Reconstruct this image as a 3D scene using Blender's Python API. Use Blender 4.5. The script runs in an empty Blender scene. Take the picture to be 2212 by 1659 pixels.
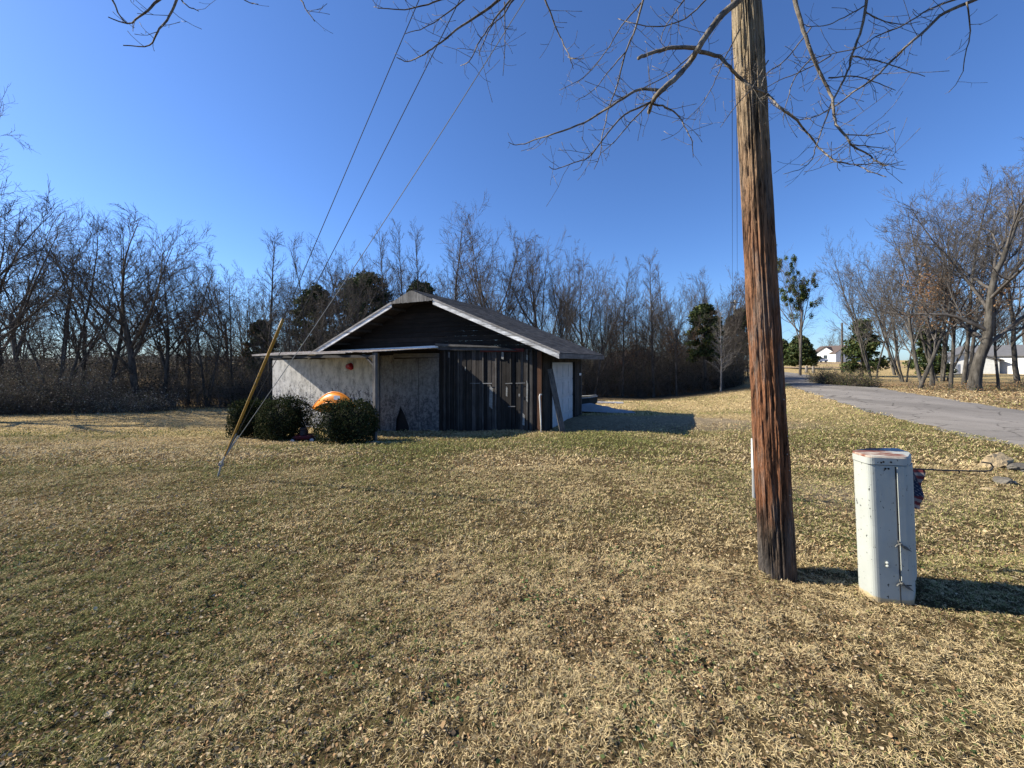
import bpy, math, random
import numpy as np
from mathutils import Vector, Matrix
R = math.radians
rng = np.random.default_rng(7)
random.seed(7)
sc = bpy.context.scene
col = sc.collection
EYE = 1.6; F = 840.0; CX = 1106.0; HY = 780.0

# ------------------------------------------------------------------ camera, light, sky
cam = bpy.data.cameras.new('camera'); camo = bpy.data.objects.new('camera', cam); col.objects.link(camo)
camo.location = (0, 0, EYE); camo.rotation_euler = (R(90), 0, 0)
cam.sensor_width = 36; cam.lens = F / 2212 * 36; cam.shift_y = -(829.5 - HY) / 2212
cam.clip_start = .05; cam.clip_end = 3000
sc.camera = camo
AZ = R(10.0); EL = R(33.0)
tosun = Vector((-math.cos(AZ) * math.cos(EL), math.sin(AZ) * math.cos(EL), math.sin(EL)))
sun = bpy.data.lights.new('sun', 'SUN'); sun.energy = 5.0; sun.angle = R(.5); sun.color = (1, .92, .78)
so = bpy.data.objects.new('sun', sun); col.objects.link(so)
so.rotation_euler = tosun.to_track_quat('Z', 'Y').to_euler(); so.location = (-20, 5, 20)
w = bpy.data.worlds.new('World'); sc.world = w; w.use_nodes = True
nt = w.node_tree
sky = nt.nodes.new('ShaderNodeTexSky'); sky.sky_type = 'NISHITA'; sky.sun_disc = False
sky.sun_elevation = EL; sky.sun_rotation = math.atan2(tosun.x, tosun.y)
sky.air_density = 1.0; sky.dust_density = .35; sky.ozone_density = 3.0; sky.altitude = 200
tint = nt.nodes.new('ShaderNodeMix'); tint.data_type = 'RGBA'; tint.blend_type = 'MULTIPLY'; tint.inputs[0].default_value = 1; tint.inputs[7].default_value = (.70, .96, 1.38, 1)
nt.links.new(sky.outputs[0], tint.inputs[6]); nt.links.new(tint.outputs[2], nt.nodes['Background'].inputs[0]); nt.nodes['Background'].inputs[1].default_value = .071
sc.view_settings.view_transform = 'Standard'; sc.view_settings.look = 'None'
sc.view_settings.exposure = .94; sc.view_settings.gamma = 1
sc.render.engine = 'CYCLES'
sc.cycles.max_bounces = 5; sc.cycles.diffuse_bounces = 1; sc.cycles.transparent_max_bounces = 6

# ------------------------------------------------------------------ numpy helpers
def hsh(i, j, s):
    n = np.sin(i * 127.1 + j * 311.7 + s * 74.7) * 43758.5453
    return n - np.floor(n)
def vn(x, y, f, s=0):
    x = np.asarray(x, float) * f; y = np.asarray(y, float) * f
    xi = np.floor(x); yi = np.floor(y); fx = x - xi; fy = y - yi
    fx = fx * fx * (3 - 2 * fx); fy = fy * fy * (3 - 2 * fy)
    a = hsh(xi, yi, s); b = hsh(xi + 1, yi, s); c = hsh(xi, yi + 1, s); d = hsh(xi + 1, yi + 1, s)
    return (a * (1 - fx) + b * fx) * (1 - fy) + (c * (1 - fx) + d * fx) * fy
def fb(x, y, f, s=0):
    return (vn(x, y, f, s) + .5 * vn(x, y, f * 2.1, s + 3) + .25 * vn(x, y, f * 4.3, s + 5)) / 1.75
def ss(t, a=0., b=1.):
    t = np.clip((np.asarray(t, float) - a) / (b - a), 0, 1); return t * t * (3 - 2 * t)
def gz(x, y):
    x = np.asarray(x, float); y = np.asarray(y, float)
    a = np.interp(y, [-30, 3, 6, 9, 12, 16, 27, 35, 60, 130, 400, 900], [.1, 0, -.13, -.36, -.62, -1.06, -1.35, -1.4, -1.3, -.6, -.5, -1])
    a = a + ss(y, 7, 12) * .03 * np.clip(x, -6, 4) * (1 - ss(y, 25, 50))
    a = a + .09 * np.clip(x + 1, 0, 4) * ss(y, 12, 15) * (1 - ss(y, 20, 30))
    b = np.interp(y, [-30, 3, 8, 12, 30, 60, 100, 130, 400, 900], [.1, 0, -.15, -.2, -.2, -.1, .7, 1.45, 2.5, 2])
    t = ss((x - (1 + .3 * y)) / 10)
    z = a * (1 - t) + b * t
    z = z + (fb(x, y, .35, 2) - .5) * .1 * ss(y, 4, 12) + (vn(x, y, 2.3, 4) - .5) * .03
    return z
def gzf(x, y): return float(gz(x, y))

# road centre line (x,y)
RC = [(9.5, -6), (11.2, 2), (12.8, 7.2), (14.8, 11.9), (16.6, 16.2), (20.9, 24.5), (26.6, 34), (33.5, 47), (40, 62), (43, 80), (41, 105)]
def catmull(P, n):
    P = [np.array(p, float) for p in P]; P = [2 * P[0] - P[1]] + P + [2 * P[-1] - P[-2]]; out = []
    for i in range(1, len(P) - 2):
        for k in range(n):
            t = k / n
            out.append(.5 * ((2 * P[i]) + (-P[i - 1] + P[i + 1]) * t + (2 * P[i - 1] - 5 * P[i] + 4 * P[i + 1] - P[i + 2]) * t * t + (-P[i - 1] + 3 * P[i] - 3 * P[i + 1] + P[i + 2]) * t ** 3))
    out.append(P[-2]); return np.array(out)
RP = catmull(RC, 10)
def road_dist(x, y):
    x = np.asarray(x, float); y = np.asarray(y, float); d = np.full(x.shape, 1e9)
    for i in range(len(RP) - 1):
        a = RP[i]; b = RP[i + 1]; ab = b - a
        t = np.clip(((x - a[0]) * ab[0] + (y - a[1]) * ab[1]) / (ab @ ab), 0, 1)
        d = np.minimum(d, np.hypot(x - a[0] - t * ab[0], y - a[1] - t * ab[1]))
    return d
# shed frame
TH = R(26); P0 = np.array([-3.44, 13.4]); U = np.array([math.cos(TH), -math.sin(TH)]); Vv = np.array([math.sin(TH), math.cos(TH)])
def loc(x, y):
    dx = np.asarray(x, float) - P0[0]; dy = np.asarray(y, float) - P0[1]
    return dx * U[0] + dy * U[1], dx * Vv[0] + dy * Vv[1]
def sw(u, v): return P0[0] + u * U[0] + v * Vv[0], P0[1] + u * U[1] + v * Vv[1]
def in_shed(x, y):
    u, v = loc(x, y)
    return ((u > -4.5) & (u < 4.55) & (v > .8) & (v < 5.15)) | ((u > -8.9) & (u < -4.4) & (v > .8) & (v < 4))
def drive_w(x, y):   # weight of the bare concrete drive in front of the garage door
    x = np.asarray(x, float); y = np.asarray(y, float); u, v = loc(x, y)
    yc = np.interp(x, [2.2, 5, 9, 14], [13.6, 13.0, 12.2, 11.4]); hw = np.interp(x, [2.2, 5, 9, 14], [2.0, 1.9, 1.1, .8])
    e = fb(x, y, 1.1, 21) * .9 - .45
    return ss((hw + e * 1.2 - np.abs(y - yc)) / .35) * ss(x, 1.2, 2.0) * (1 - ss(x, 7 + 3 * e, 12 + 3 * e)) * (u > 4.4)
def green(x, y):
    g = fb(x, y, .45, 11) * .9 + fb(x, y, 1.7, 12) * .5 - .55
    g = g + .30 * ss(-x, -.2, 2.2) * ss(y, .5, 2) * (1 - ss(y, 6.5, 8.5))
    g = g + .5 * ss(y, 7.2, 9) * (1 - ss(y, 10.8, 12.5)) * ss(x, -8, -5) * (1 - ss(x, 2, 5))
    g = g - .3 * ss(-x, 2.5, 4.5) * ss(y, 7, 8) * (1 - ss(y, 11, 13))
    g = g + .12 * ss(x, 2, 3.2)
    g = g - .12 * ss(x, -.8, 1) * ss(y, 2.5, 4) * (1 - ss(y, 7, 8)) * (1 - ss(x, 2, 3))
    g = g + .3 * ss(-x, 11, 15) * ss(y, 9, 11) * (1 - ss(y, 14, 16))
    g = g - .2 * ss(y, 14, 20)
    return np.clip(g, 0, 1)
TAN = np.array([.60, .45, .225]); BRN = np.array([.26, .175, .095]); GRN = np.array([.20, .20, .07]); PAL = np.array([.74, .60, .34])
def ground_col(x, y):
    g = green(x, y)[:, None]; b = fb(x, y, .9, 31)[:, None]
    c = TAN * (1 - b) + (TAN * .72 + BRN * .28) * b
    c = c * (1 - .75 * g) + GRN * .75 * g
    d = drive_w(x, y)[:, None] * .6; c = c * (1 - d) + np.array([.30, .255, .20]) * d
    c = c * (1 - .72 * (1 - ss(y, 8, 15)))[:, None]   # dark soil and thatch nearby, darkened further to paint shade between the modelled blades
    rd = road_dist(x, y)
    # leaf litter under the trees beyond the road and under the woods
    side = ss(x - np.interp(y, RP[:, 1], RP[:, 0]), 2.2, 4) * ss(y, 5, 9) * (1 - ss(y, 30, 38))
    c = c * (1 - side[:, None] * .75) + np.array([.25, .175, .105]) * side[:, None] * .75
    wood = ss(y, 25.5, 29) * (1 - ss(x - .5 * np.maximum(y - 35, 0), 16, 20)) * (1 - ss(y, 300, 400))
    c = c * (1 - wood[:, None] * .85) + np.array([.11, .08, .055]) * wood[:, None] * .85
    # bare pinkish driveway strips far off
    st = ss(x, 38, 46) * (np.exp(-((y - 74 - .1 * x) / 2.5) ** 2) + np.exp(-((y - 108 - .05 * x) / 5) ** 2))
    c = c * (1 - st[:, None]) + np.array([.36, .26, .20]) * st[:, None]
    dirt = np.exp(-((x - 4.2) ** 2 + ((y - 4.9) * 1.6) ** 2) / 1.2)[:, None] * .5
    c = c * (1 - dirt) + np.array([.42, .35, .27]) * dirt
    return c

def link(o, parent=None):
    col.objects.link(o)
    if parent: o.parent = parent
    return o
def npmesh(name, V, Fs, mat, parent=None, C=None, smooth=False):
    """Fs: list of (n,k) int arrays"""
    me = bpy.data.meshes.new(name)
    V = np.asarray(V, np.float32); me.vertices.add(len(V)); me.vertices.foreach_set('co', V.ravel())
    if isinstance(Fs, np.ndarray): Fs = [Fs]
    Fs = [f for f in Fs if len(f)]
    loops = np.concatenate([f.ravel() for f in Fs]).astype(np.int32)
    tot = np.concatenate([np.full(len(f), f.shape[1]) for f in Fs]).astype(np.int32)
    st = np.concatenate([[0], np.cumsum(tot)[:-1]]).astype(np.int32)
    me.loops.add(len(loops)); me.loops.foreach_set('vertex_index', loops)
    me.polygons.add(len(tot)); me.polygons.foreach_set('loop_start', st); me.polygons.foreach_set('loop_total', tot)
    if smooth: me.polygons.foreach_set('use_smooth', np.ones(len(tot), bool))
    me.update(calc_edges=True)
    if C is not None:
        a = me.color_attributes.new('Col', 'FLOAT_COLOR', 'POINT')
        C = np.asarray(C, np.float32)
        if C.shape[1] == 3: C = np.concatenate([C, np.ones((len(C), 1), np.float32)], 1)
        a.data.foreach_set('color', C.ravel())
    me.materials.append(mat)
    o = bpy.data.objects.new(name, me)
    return link(o, parent)
def tag(o, label=None, cat=None, group=None, kind=None):
    if label: o['label'] = label
    if cat: o['category'] = cat
    if group: o['group'] = group
    if kind: o['kind'] = kind
    return o
def empty(name, loc_, rz=0, label=None, cat=None, group=None):
    o = bpy.data.objects.new(name, None); o.empty_display_size = .2; col.objects.link(o)
    o.location = loc_; o.rotation_euler = (0, 0, rz)
    return tag(o, label, cat, group)

# mesh builder for boxes, prisms and tubes
class MB:
    def __init__(s): s.v = []; s.f = []; s.c = []; s.n = 0
    def add(s, V, Fc, c=(1, 1, 1)):
        V = [tuple(map(float, p)) for p in V]; s.v += V; s.f += [tuple(i + s.n for i in f) for f in Fc]
        s.c += [tuple(c)] * len(V); s.n += len(V); return s
    def box(s, x0, x1, y0, y1, z0, z1, c=(1, 1, 1), M=None):
        V = [(x, y, z) for z in (z0, z1) for y in (y0, y1) for x in (x0, x1)]
        if M is not None: V = [tuple(M @ Vector(p)) for p in V]
        return s.add(V, [(0, 2, 3, 1), (4, 5, 7, 6), (0, 1, 5, 4), (2, 6, 7, 3), (0, 4, 6, 2), (1, 3, 7, 5)], c)
    def prism(s, poly, axis, a, b, c=(1, 1, 1), M=None):
        """poly 2D (p,q); axis 'y' -> (p,a,q); 'x' -> (a,p,q); 'z' -> (p,q,a)"""
        f = {'y': lambda p, t: (p[0], t, p[1]), 'x': lambda p, t: (t, p[0], p[1]), 'z': lambda p, t: (p[0], p[1], t)}[axis]
        n = len(poly); V = [f(p, a) for p in poly] + [f(p, b) for p in poly]
        if M is not None: V = [tuple(M @ Vector(p)) for p in V]
        return s.add(V, [tuple(range(n)), tuple(range(2 * n - 1, n - 1, -1))] + [(i, i + n, (i + 1) % n + n, (i + 1) % n) for i in range(n)], c)
    def tube(s, pts, rad, k=8, c=(1, 1, 1), cap=True):
        pts = [Vector(p) for p in pts]; n = len(pts)
        if not hasattr(rad, '__len__'): rad = [rad] * n
        V = []; ref = None
        for i in range(n):
            t = (pts[min(i + 1, n - 1)] - pts[max(i - 1, 0)]).normalized()
            if ref is None: ref = t.orthogonal().normalized()
            ref = (ref - t * ref.dot(t)).normalized(); b = t.cross(ref)
            for j in range(k):
                a = 2 * math.pi * j / k; V.append(pts[i] + (ref * math.cos(a) + b * math.sin(a)) * rad[i])
        Fc = [(i * k + j, i * k + (j + 1) % k, (i + 1) * k + (j + 1) % k, (i + 1) * k + j) for i in range(n - 1) for j in range(k)]
        if cap: Fc += [tuple(range(k - 1, -1, -1)), tuple(range((n - 1) * k, n * k))]
        return s.add(V, Fc, c)
    def build(s, name, mat, parent=None, bevel=0, smooth=False, recalc=True):
        import bmesh
        me = bpy.data.meshes.new(name); me.from_pydata(s.v, [], s.f); 
        if recalc:
            bm = bmesh.new(); bm.from_mesh(me); bmesh.ops.recalc_face_normals(bm, faces=bm.faces); bm.to_mesh(me); bm.free()
        a = me.color_attributes.new('Col', 'FLOAT_COLOR', 'POINT')
        a.data.foreach_set('color', np.concatenate([np.array(s.c, np.float32), np.ones((len(s.c), 1), np.float32)], 1).ravel())
        if smooth:
            me.polygons.foreach_set('use_smooth', [True] * len(me.polygons))
        me.materials.append(mat); o = bpy.data.objects.new(name, me); link(o, parent)
        if bevel:
            m = o.modifiers.new('bevel', 'BEVEL'); m.width = bevel; m.segments = 2; m.limit_method = 'ANGLE'; m.angle_limit = R(30)
        return o

# ------------------------------------------------------------------ materials
def mat(name, fn):
    m = bpy.data.materials.new(name); m.use_nodes = True; t = m.node_tree
    b = t.nodes['Principled BSDF']; b.inputs['Specular IOR Level'].default_value = .25
    fn(t, b); return m
class N:
    def __init__(s, t): s.t = t
    def n(s, ty, **kw):
        o = s.t.nodes.new(ty)
        for k, v in kw.items():
            if k.startswith('i_'):
                key = k[2:]; key = int(key) if key.isdigit() else key.replace('_', ' ')
                if hasattr(v, 'is_linked') or isinstance(v, bpy.types.NodeSocket): s.t.links.new(v, o.inputs[key])
                else: o.inputs[key].default_value = v
            else: setattr(o, k, v)
        return o
    def coord(s, scale=(1, 1, 1), kind='Object'):
        tc = s.n('ShaderNodeTexCoord'); mp = s.n('ShaderNodeMapping'); s.t.links.new(tc.outputs[kind], mp.inputs[0])
        mp.inputs['Scale'].default_value = scale; return mp.outputs[0]
    def noise(s, vec, scale, detail=4, rough=.6, dist=0):
        o = s.n('ShaderNodeTexNoise'); s.t.links.new(vec, o.inputs['Vector'])
        o.inputs['Scale'].default_value = scale; o.inputs['Detail'].default_value = detail; o.inputs['Roughness'].default_value = rough
        o.inputs['Distortion'].default_value = dist; return o.outputs['Fac']
    def ramp(s, fac, stops, mode='LINEAR'):
        o = s.n('ShaderNodeValToRGB'); s.t.links.new(fac, o.inputs[0]); cr = o.color_ramp; cr.interpolation = mode
        while len(cr.elements) < len(stops): cr.elements.new(.5)
        for e, (p, c) in zip(cr.elements, stops):
            e.position = p; e.color = (*c, 1) if hasattr(c, '__len__') else (c, c, c, 1)
        return o.outputs[0]
    def mix(s, fac, a, b, mode='MIX'):
        o = s.n('ShaderNodeMix', data_type='RGBA', blend_type=mode)
        for sock, v in ((o.inputs[0], fac), (o.inputs[6], a), (o.inputs[7], b)):
            if isinstance(v, bpy.types.NodeSocket): s.t.links.new(v, sock)
            elif hasattr(v, '__len__'): sock.default_value = (*v, 1)
            else: sock.default_value = v
        return o.outputs[2]
    def math(s, op, a, b=0.):
        o = s.n('ShaderNodeMath', operation=op)
        for i, v in ((0, a), (1, b)):
            if isinstance(v, bpy.types.NodeSocket): s.t.links.new(v, o.inputs[i])
            else: o.inputs[i].default_value = v
        return o.outputs[0]
    def bump(s, h, b, dist=.01, st=1.):
        o = s.n('ShaderNodeBump'); s.t.links.new(h, o.inputs['Height']); o.inputs['Distance'].default_value = dist; o.inputs['Strength'].default_value = st
        s.t.links.new(o.outputs[0], b.inputs['Normal'])
    def vcol(s):
        o = s.n('ShaderNodeVertexColor'); o.layer_name = 'Col'; return o.outputs[0]
    def sep(s, v):
        o = s.n('ShaderNodeSeparateXYZ'); s.t.links.new(v, o.inputs[0]); return o.outputs
def L(t, a, b): t.links.new(a, b)

def m_leaf(name, rough=.7, trans=.25, sp=.1):
    m = bpy.data.materials.new(name); m.use_nodes = True; t = m.node_tree; n = N(t)
    b = t.nodes['Principled BSDF']; out = t.nodes['Material Output']; v = n.vcol()
    L(t, v, b.inputs['Base Color']); b.inputs['Roughness'].default_value = rough; b.inputs['Specular IOR Level'].default_value = sp
    if trans:
        tr = n.n('ShaderNodeBsdfTranslucent'); L(t, v, tr.inputs[0]); mx = n.n('ShaderNodeMixShader'); mx.inputs[0].default_value = trans
        L(t, b.outputs[0], mx.inputs[1]); L(t, tr.outputs[0], mx.inputs[2]); L(t, mx.outputs[0], out.inputs[0])
    return m
M_leaf = m_leaf('leaf', .85, .12, .04); M_blade = m_leaf('grass_blade', .8, .2, .05); M_needle = m_leaf('needle', .6, .1)
def f(t, b):
    n = N(t); v = n.vcol(); c = n.coord((1, 1, 1))
    fine = n.noise(c, 38, 6, .75); mid = n.noise(c, 7, 5, .7); sh = n.noise(n.coord((1, .45, 1)), 14, 4, .7)
    k = n.ramp(fine, [(.3, .30), (.5, .85), (.72, 1.6)])
    k2 = n.ramp(mid, [(.3, .62), (.7, 1.25)])
    cc = n.mix(1., v, k, 'MULTIPLY'); cc = n.mix(1., cc, k2, 'MULTIPLY')
    L(t, cc, b.inputs['Base Color']); b.inputs['Roughness'].default_value = 1; b.inputs['Specular IOR Level'].default_value = .0
    h = n.math('ADD', fine, n.math('MULTIPLY', sh, 1.4)); n.bump(h, b, .05, .9)
M_ground = mat('ground', f)
def f(t, b):
    n = N(t); c = n.coord()
    a = n.noise(c, 60, 4, .8); l = n.noise(n.coord((1, .3, 1)), .6, 5, .6)
    vo = n.n('ShaderNodeTexVoronoi', feature='DISTANCE_TO_EDGE'); L(t, n.coord(), vo.inputs['Vector']); vo.inputs['Scale'].default_value = .9
    crk = n.ramp(n.math('ADD', vo.outputs['Distance'], n.math('MULTIPLY', n.noise(c, 3, 5, .8), .16)), [(.075, .35), (.10, 1.)])
    k = n.ramp(a, [(.3, (.17, .155, .14)), (.55, (.26, .24, .215)), (.75, (.36, .33, .29))])
    L(t, n.mix(1., n.mix(1., k, crk, 'MULTIPLY'), n.ramp(l, [(.3, .68), (.7, 1.15)]), 'MULTIPLY'), b.inputs['Base Color']); b.inputs['Roughness'].default_value = .95; b.inputs['Specular IOR Level'].default_value = .05
    n.bump(a, b, .006, .6)
M_asph = mat('asphalt', f)
def bark(name, c0, c1, zs=.25, sc_=6):
    def f(t, b):
        n = N(t); a = n.noise(n.coord((1, 1, zs)), sc_, 5, .7); l = n.noise(n.coord(), 1.3, 3)
        k = n.ramp(a, [(.35, c0), (.62, c1)]); k = n.mix(1., k, n.ramp(l, [(.3, .7), (.7, 1.25)]), 'MULTIPLY')
        L(t, k, b.inputs['Base Color']); b.inputs['Roughness'].default_value = .9; n.bump(a, b, .02, .8)
    return mat(name, f)
M_bark = bark('bark', (.035, .03, .025), (.13, .115, .10)); M_twig = bark('twig', (.055, .044, .036), (.13, .11, .092), 1, 3)
M_brush = bark('brush_stems', (.045, .038, .03), (.15, .13, .108), 1, 3); M_bark_pale = bark('pale_bark', (.12, .105, .09), (.33, .30, .26)); M_twig_o = bark('overhanging_bark', (.05, .04, .032), (.24, .21, .17), .6, 14)
def f(t, b):   # weathered utility pole
    n = N(t); c = n.coord(); z = n.sep(c)[2]
    st = n.noise(n.coord((1, 1, .11)), 30, 5, .7, .5); st2 = n.noise(n.coord((1, 1, .12)), 11, 4, .7); pat = n.noise(n.coord((1, 1, .5)), 2.2, 4, .6)
    zz = n.math('ADD', n.math('MULTIPLY', z, .2), n.math('MULTIPLY', n.math('SUBTRACT', pat, .5), .28))
    base = n.ramp(zz, [(-.0, (.07, .06, .052)), (.05, (.10, .07, .05)), (.11, (.18, .075, .034)), (.40, (.23, .105, .052)), (.56, (.24, .14, .08)), (.78, (.34, .27, .175))])
    k = n.mix(1., base, n.ramp(st, [(.38, .10), (.45, .55), (.52, .95), (.7, 1.35)]), 'MULTIPLY')
    g = n.ramp(st2, [(.52, 0.), (.62, 1.)]); k = n.mix(n.math('MULTIPLY', g, .55), k, (.17, .15, .13))
    L(t, k, b.inputs['Base Color']); b.inputs['Roughness'].default_value = .85
    n.bump(n.math('ADD', st, n.math('MULTIPLY', st2, .7)), b, .03, 1.)
M_pole = mat('weathered_pole', f)
def paint(name, c, rough=.5, chips=None, scale=30, thr=.68, dirt=.85, bump=0, sp=.3):
    def f(t, b):
        n = N(t); o = n.coord(); l = n.noise(o, 2.5, 4, .6)
        k = n.mix(1., c, n.ramp(l, [(.3, dirt), (.7, 1.08)]), 'MULTIPLY')
        if chips:
            a = n.noise(o, scale, 3, .6); k = n.mix(n.ramp(a, [(thr, 0.), (thr + .03, 1.)]), k, chips)
        L(t, k, b.inputs['Base Color']); b.inputs['Roughness'].default_value = rough; b.inputs['Specular IOR Level'].default_value = sp
        if bump: n.bump(n.noise(o, 40, 3), b, bump, .5)
    return mat(name, f)
def f(t, b):   # pedestal paint: pale grey-green, chipped, rusty lid
    n = N(t); o = n.coord(); z = n.sep(o); a = n.noise(n.coord((1, 1, .6)), 62, 2, .5); l = n.noise(o, 4, 4, .6); a2 = n.noise(o, 21, 3, .6)
    k = n.mix(1., (.39, .41, .375), n.ramp(l, [(.3, .88), (.7, 1.06)]), 'MULTIPLY')
    k = n.mix(n.ramp(a, [(.69, 0.), (.70, 1.)]), k, (.06, .065, .06))
    k = n.mix(n.ramp(a2, [(.74, 0.), (.76, 1.)]), k, (.16, .12, .08))
    # rust and bare metal where the flat lid weathers
    lid = n.math('GREATER_THAN', z[2], .953); rn = n.noise(n.coord((1, 2.2, 1)), 6, 4, .6)
    rx = n.math('ADD', n.math('MULTIPLY', z[0], -2.1), n.math('MULTIPLY', rn, 1.1))
    k = n.mix(n.math('MULTIPLY', lid, n.ramp(rx, [(.50, 0.), (.58, 1.)])), k, n.mix(n.ramp(rn, [(.4, 0.), (.6, 1.)]), (.50, .45, .36), (.17, .06, .035)))
    foot = n.math('ADD', z[2], n.math('MULTIPLY', rn, -.05)); k = n.mix(n.ramp(foot, [(0, .9), (.012, 0.)]), k, (.42, .33, .18))
    L(t, k, b.inputs['Base Color']); b.inputs['Roughness'].default_value = .6; b.inputs['Specular IOR Level'].default_value = .2
    n.bump(l, b, .004, .5)
M_ped = mat('pedestal_paint', f)
def osb(name, c0, c1, paintc=None, amt=.5):
    def f(t, b):
        n = N(t); v = n.n('ShaderNodeTexVoronoi'); L(t, n.coord((1, 1, .55)), v.inputs['Vector']); v.inputs['Scale'].default_value = 17
        v2 = n.n('ShaderNodeTexVoronoi'); L(t, n.coord((.6, 1, 1)), v2.inputs['Vector']); v2.inputs['Scale'].default_value = 29
        a = n.mix(.5, v.outputs['Color'], v2.outputs['Color']); sp = n.n('ShaderNodeSeparateColor'); L(t, a, sp.inputs[0])
        k = n.ramp(sp.outputs[0], [(.38, c0), (.62, c1)])
        if paintc:
            o = n.noise(n.coord((1, 1, .8)), 7, 7, .8); z = n.sep(n.coord())[2]
            h = n.math('ADD', o, n.math('MULTIPLY', z, .15)); k = n.mix(n.ramp(h, [(.47, 0.), (.56, amt)]), k, paintc)
        s2 = n.noise(n.coord((1.5, 1, .8)), 2.6, 6, .75); k = n.mix(1., k, n.ramp(s2, [(.32, .42), (.56, 1.05)]), 'MULTIPLY')
        L(t, k, b.inputs['Base Color']); b.inputs['Roughness'].default_value = .85; n.bump(sp.outputs[0], b, .004, .6)
    return mat(name, f)
M_osbw = osb('painted_osb', (.09, .085, .09), (.52, .52, .51), (.60, .58, .54), .93)
M_osb = osb('raw_osb', (.10, .095, .092), (.22, .208, .20), (.24, .23, .22), .5)
def wood(name, dark=.5, sc_=20, axis='z', stain=None):
    """grain over the per-board vertex colour"""
    def f(t, b):
        n = N(t); s = {'z': (1, 1, .06), 'x': (.06, 1, 1), 'y': (1, .06, 1)}[axis]
        a = n.noise(n.coord(s), sc_, 6, .75, .4); l = n.noise(n.coord(), 2.4, 4, .7)
        k = n.mix(1., n.vcol(), n.ramp(a, [(.3, dark), (.5, 1.), (.75, 1.7)]), 'MULTIPLY')
        k = n.mix(1., k, n.ramp(l, [(.3, .65), (.7, 1.25)]), 'MULTIPLY')
        if stain: k = n.mix(n.ramp(n.noise(n.coord(s), 9, 5, .8), [(.53, 0.), (.62, 1.)]), k, stain)
        L(t, k, b.inputs['Base Color']); b.inputs['Roughness'].default_value = .85; n.bump(a, b, .008, .8)
    return mat(name, f)
M_wz = wood('weathered_boards', .3, 20, 'z'); M_wx = wood('horizontal_boards', .5, 20, 'x')
M_rake = wood('peeling_white_trim', .55, 16, 'x', (.16, .14, .12)); M_fascia = wood('grey_fascia', .5, 14, 'y')
def f(t, b):
    n = N(t); a = n.noise(n.coord(), 90, 3, .8); l = n.noise(n.coord((.4, 1, 1)), 1.5, 5, .7)
    br = n.n('ShaderNodeTexBrick'); L(t, n.coord((1, 1, 1)), br.inputs['Vector'])
    k = n.mix(1., n.vcol(), n.ramp(a, [(.3, .55), (.7, 1.5)]), 'MULTIPLY'); k = n.mix(1., k, n.ramp(l, [(.3, .7), (.7, 1.35)]), 'MULTIPLY')
    L(t, k, b.inputs['Base Color']); b.inputs['Roughness'].default_value = .95; n.bump(a, b, .004, .7)
M_shing = mat('asphalt_shingle', f)
M_white = paint('white_metal', (.72, .73, .74), .45, (.25, .2, .15), 25, .72)
def f(t, b):
    n = N(t); c = n.coord(); z = n.sep(c)[2]; a = n.noise(n.coord((1, 1, .25)), 9, 5, .7); l = n.noise(c, 3, 4, .6)
    h = n.math('ADD', z, n.math('MULTIPLY', a, -.9)); k = n.mix(1., (.50, .51, .52), n.ramp(l, [(.3, .8), (.7, 1.05)]), 'MULTIPLY')
    hh = n.math('MULTIPLY', n.math('ADD', h, 1.6), .5); k = n.mix(n.ramp(hh, [(.12, .9), (.24, 0.)]), k, (.06, .07, .06))
    L(t, k, b.inputs['Base Color']); b.inputs['Roughness'].default_value = .6
M_gdoor = mat('garage_door_white', f)
M_black = paint('dark_metal', (.025, .025, .028), .5)
M_dark = paint('dark_gap', (.012, .012, .013), .9)  # near-black for joints and bolts, and for painted shade behind openings
M_rusty = paint('rusty_sheet_metal', (.16, .13, .11), .7, (.45, .42, .38), 9, .56)
M_yel = paint('faded_yellow_plastic', (.42, .24, .045), .5, (.16, .11, .04), 18, .6, .6)
M_galv = paint('galvanised_steel', (.30, .31, .31), .4)
M_orange = paint('orange_plastic', (.85, .28, .03), .35, None, dirt=.9)
M_red = paint('red_plastic', (.32, .012, .02), .45)
M_latch = paint('dull_latch', (.12, .12, .11), .8)
M_rock = paint('tan_rock', (.48, .37, .22), 1., (.22, .17, .12), 12, .6, .6, .02, 0)
M_grock = paint('grey_rock', (.17, .155, .13), 1., (.4, .38, .34), 14, .62, .6, .02, 0)
M_tarp = paint('blue_grey_tarp', (.26, .28, .29), .9, sp=.05)
M_cream = paint('white_siding', (.68, .69, .66), .7, None, dirt=.85)
M_roofb = paint('brown_roof', (.10, .075, .065), .9)
M_roofg = paint('grey_roof', (.12, .12, .125), .9)
M_brick = paint('brown_brick', (.17, .10, .08), .9)
M_glass = paint('window_glass', (.03, .04, .05), .15, sp=.6)
M_tyre = paint('tyre_rubber', (.02, .02, .02), .8)
M_carw = paint('white_car_paint', (.75, .77, .78), .25, sp=.5)
M_vc = m_leaf('painted_cloth', .8, .15)
M_pvc = paint('white_pvc', (.70, .68, .62), .5)
M_redbarn = paint('red_siding', (.20, .045, .05), .8)

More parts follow.
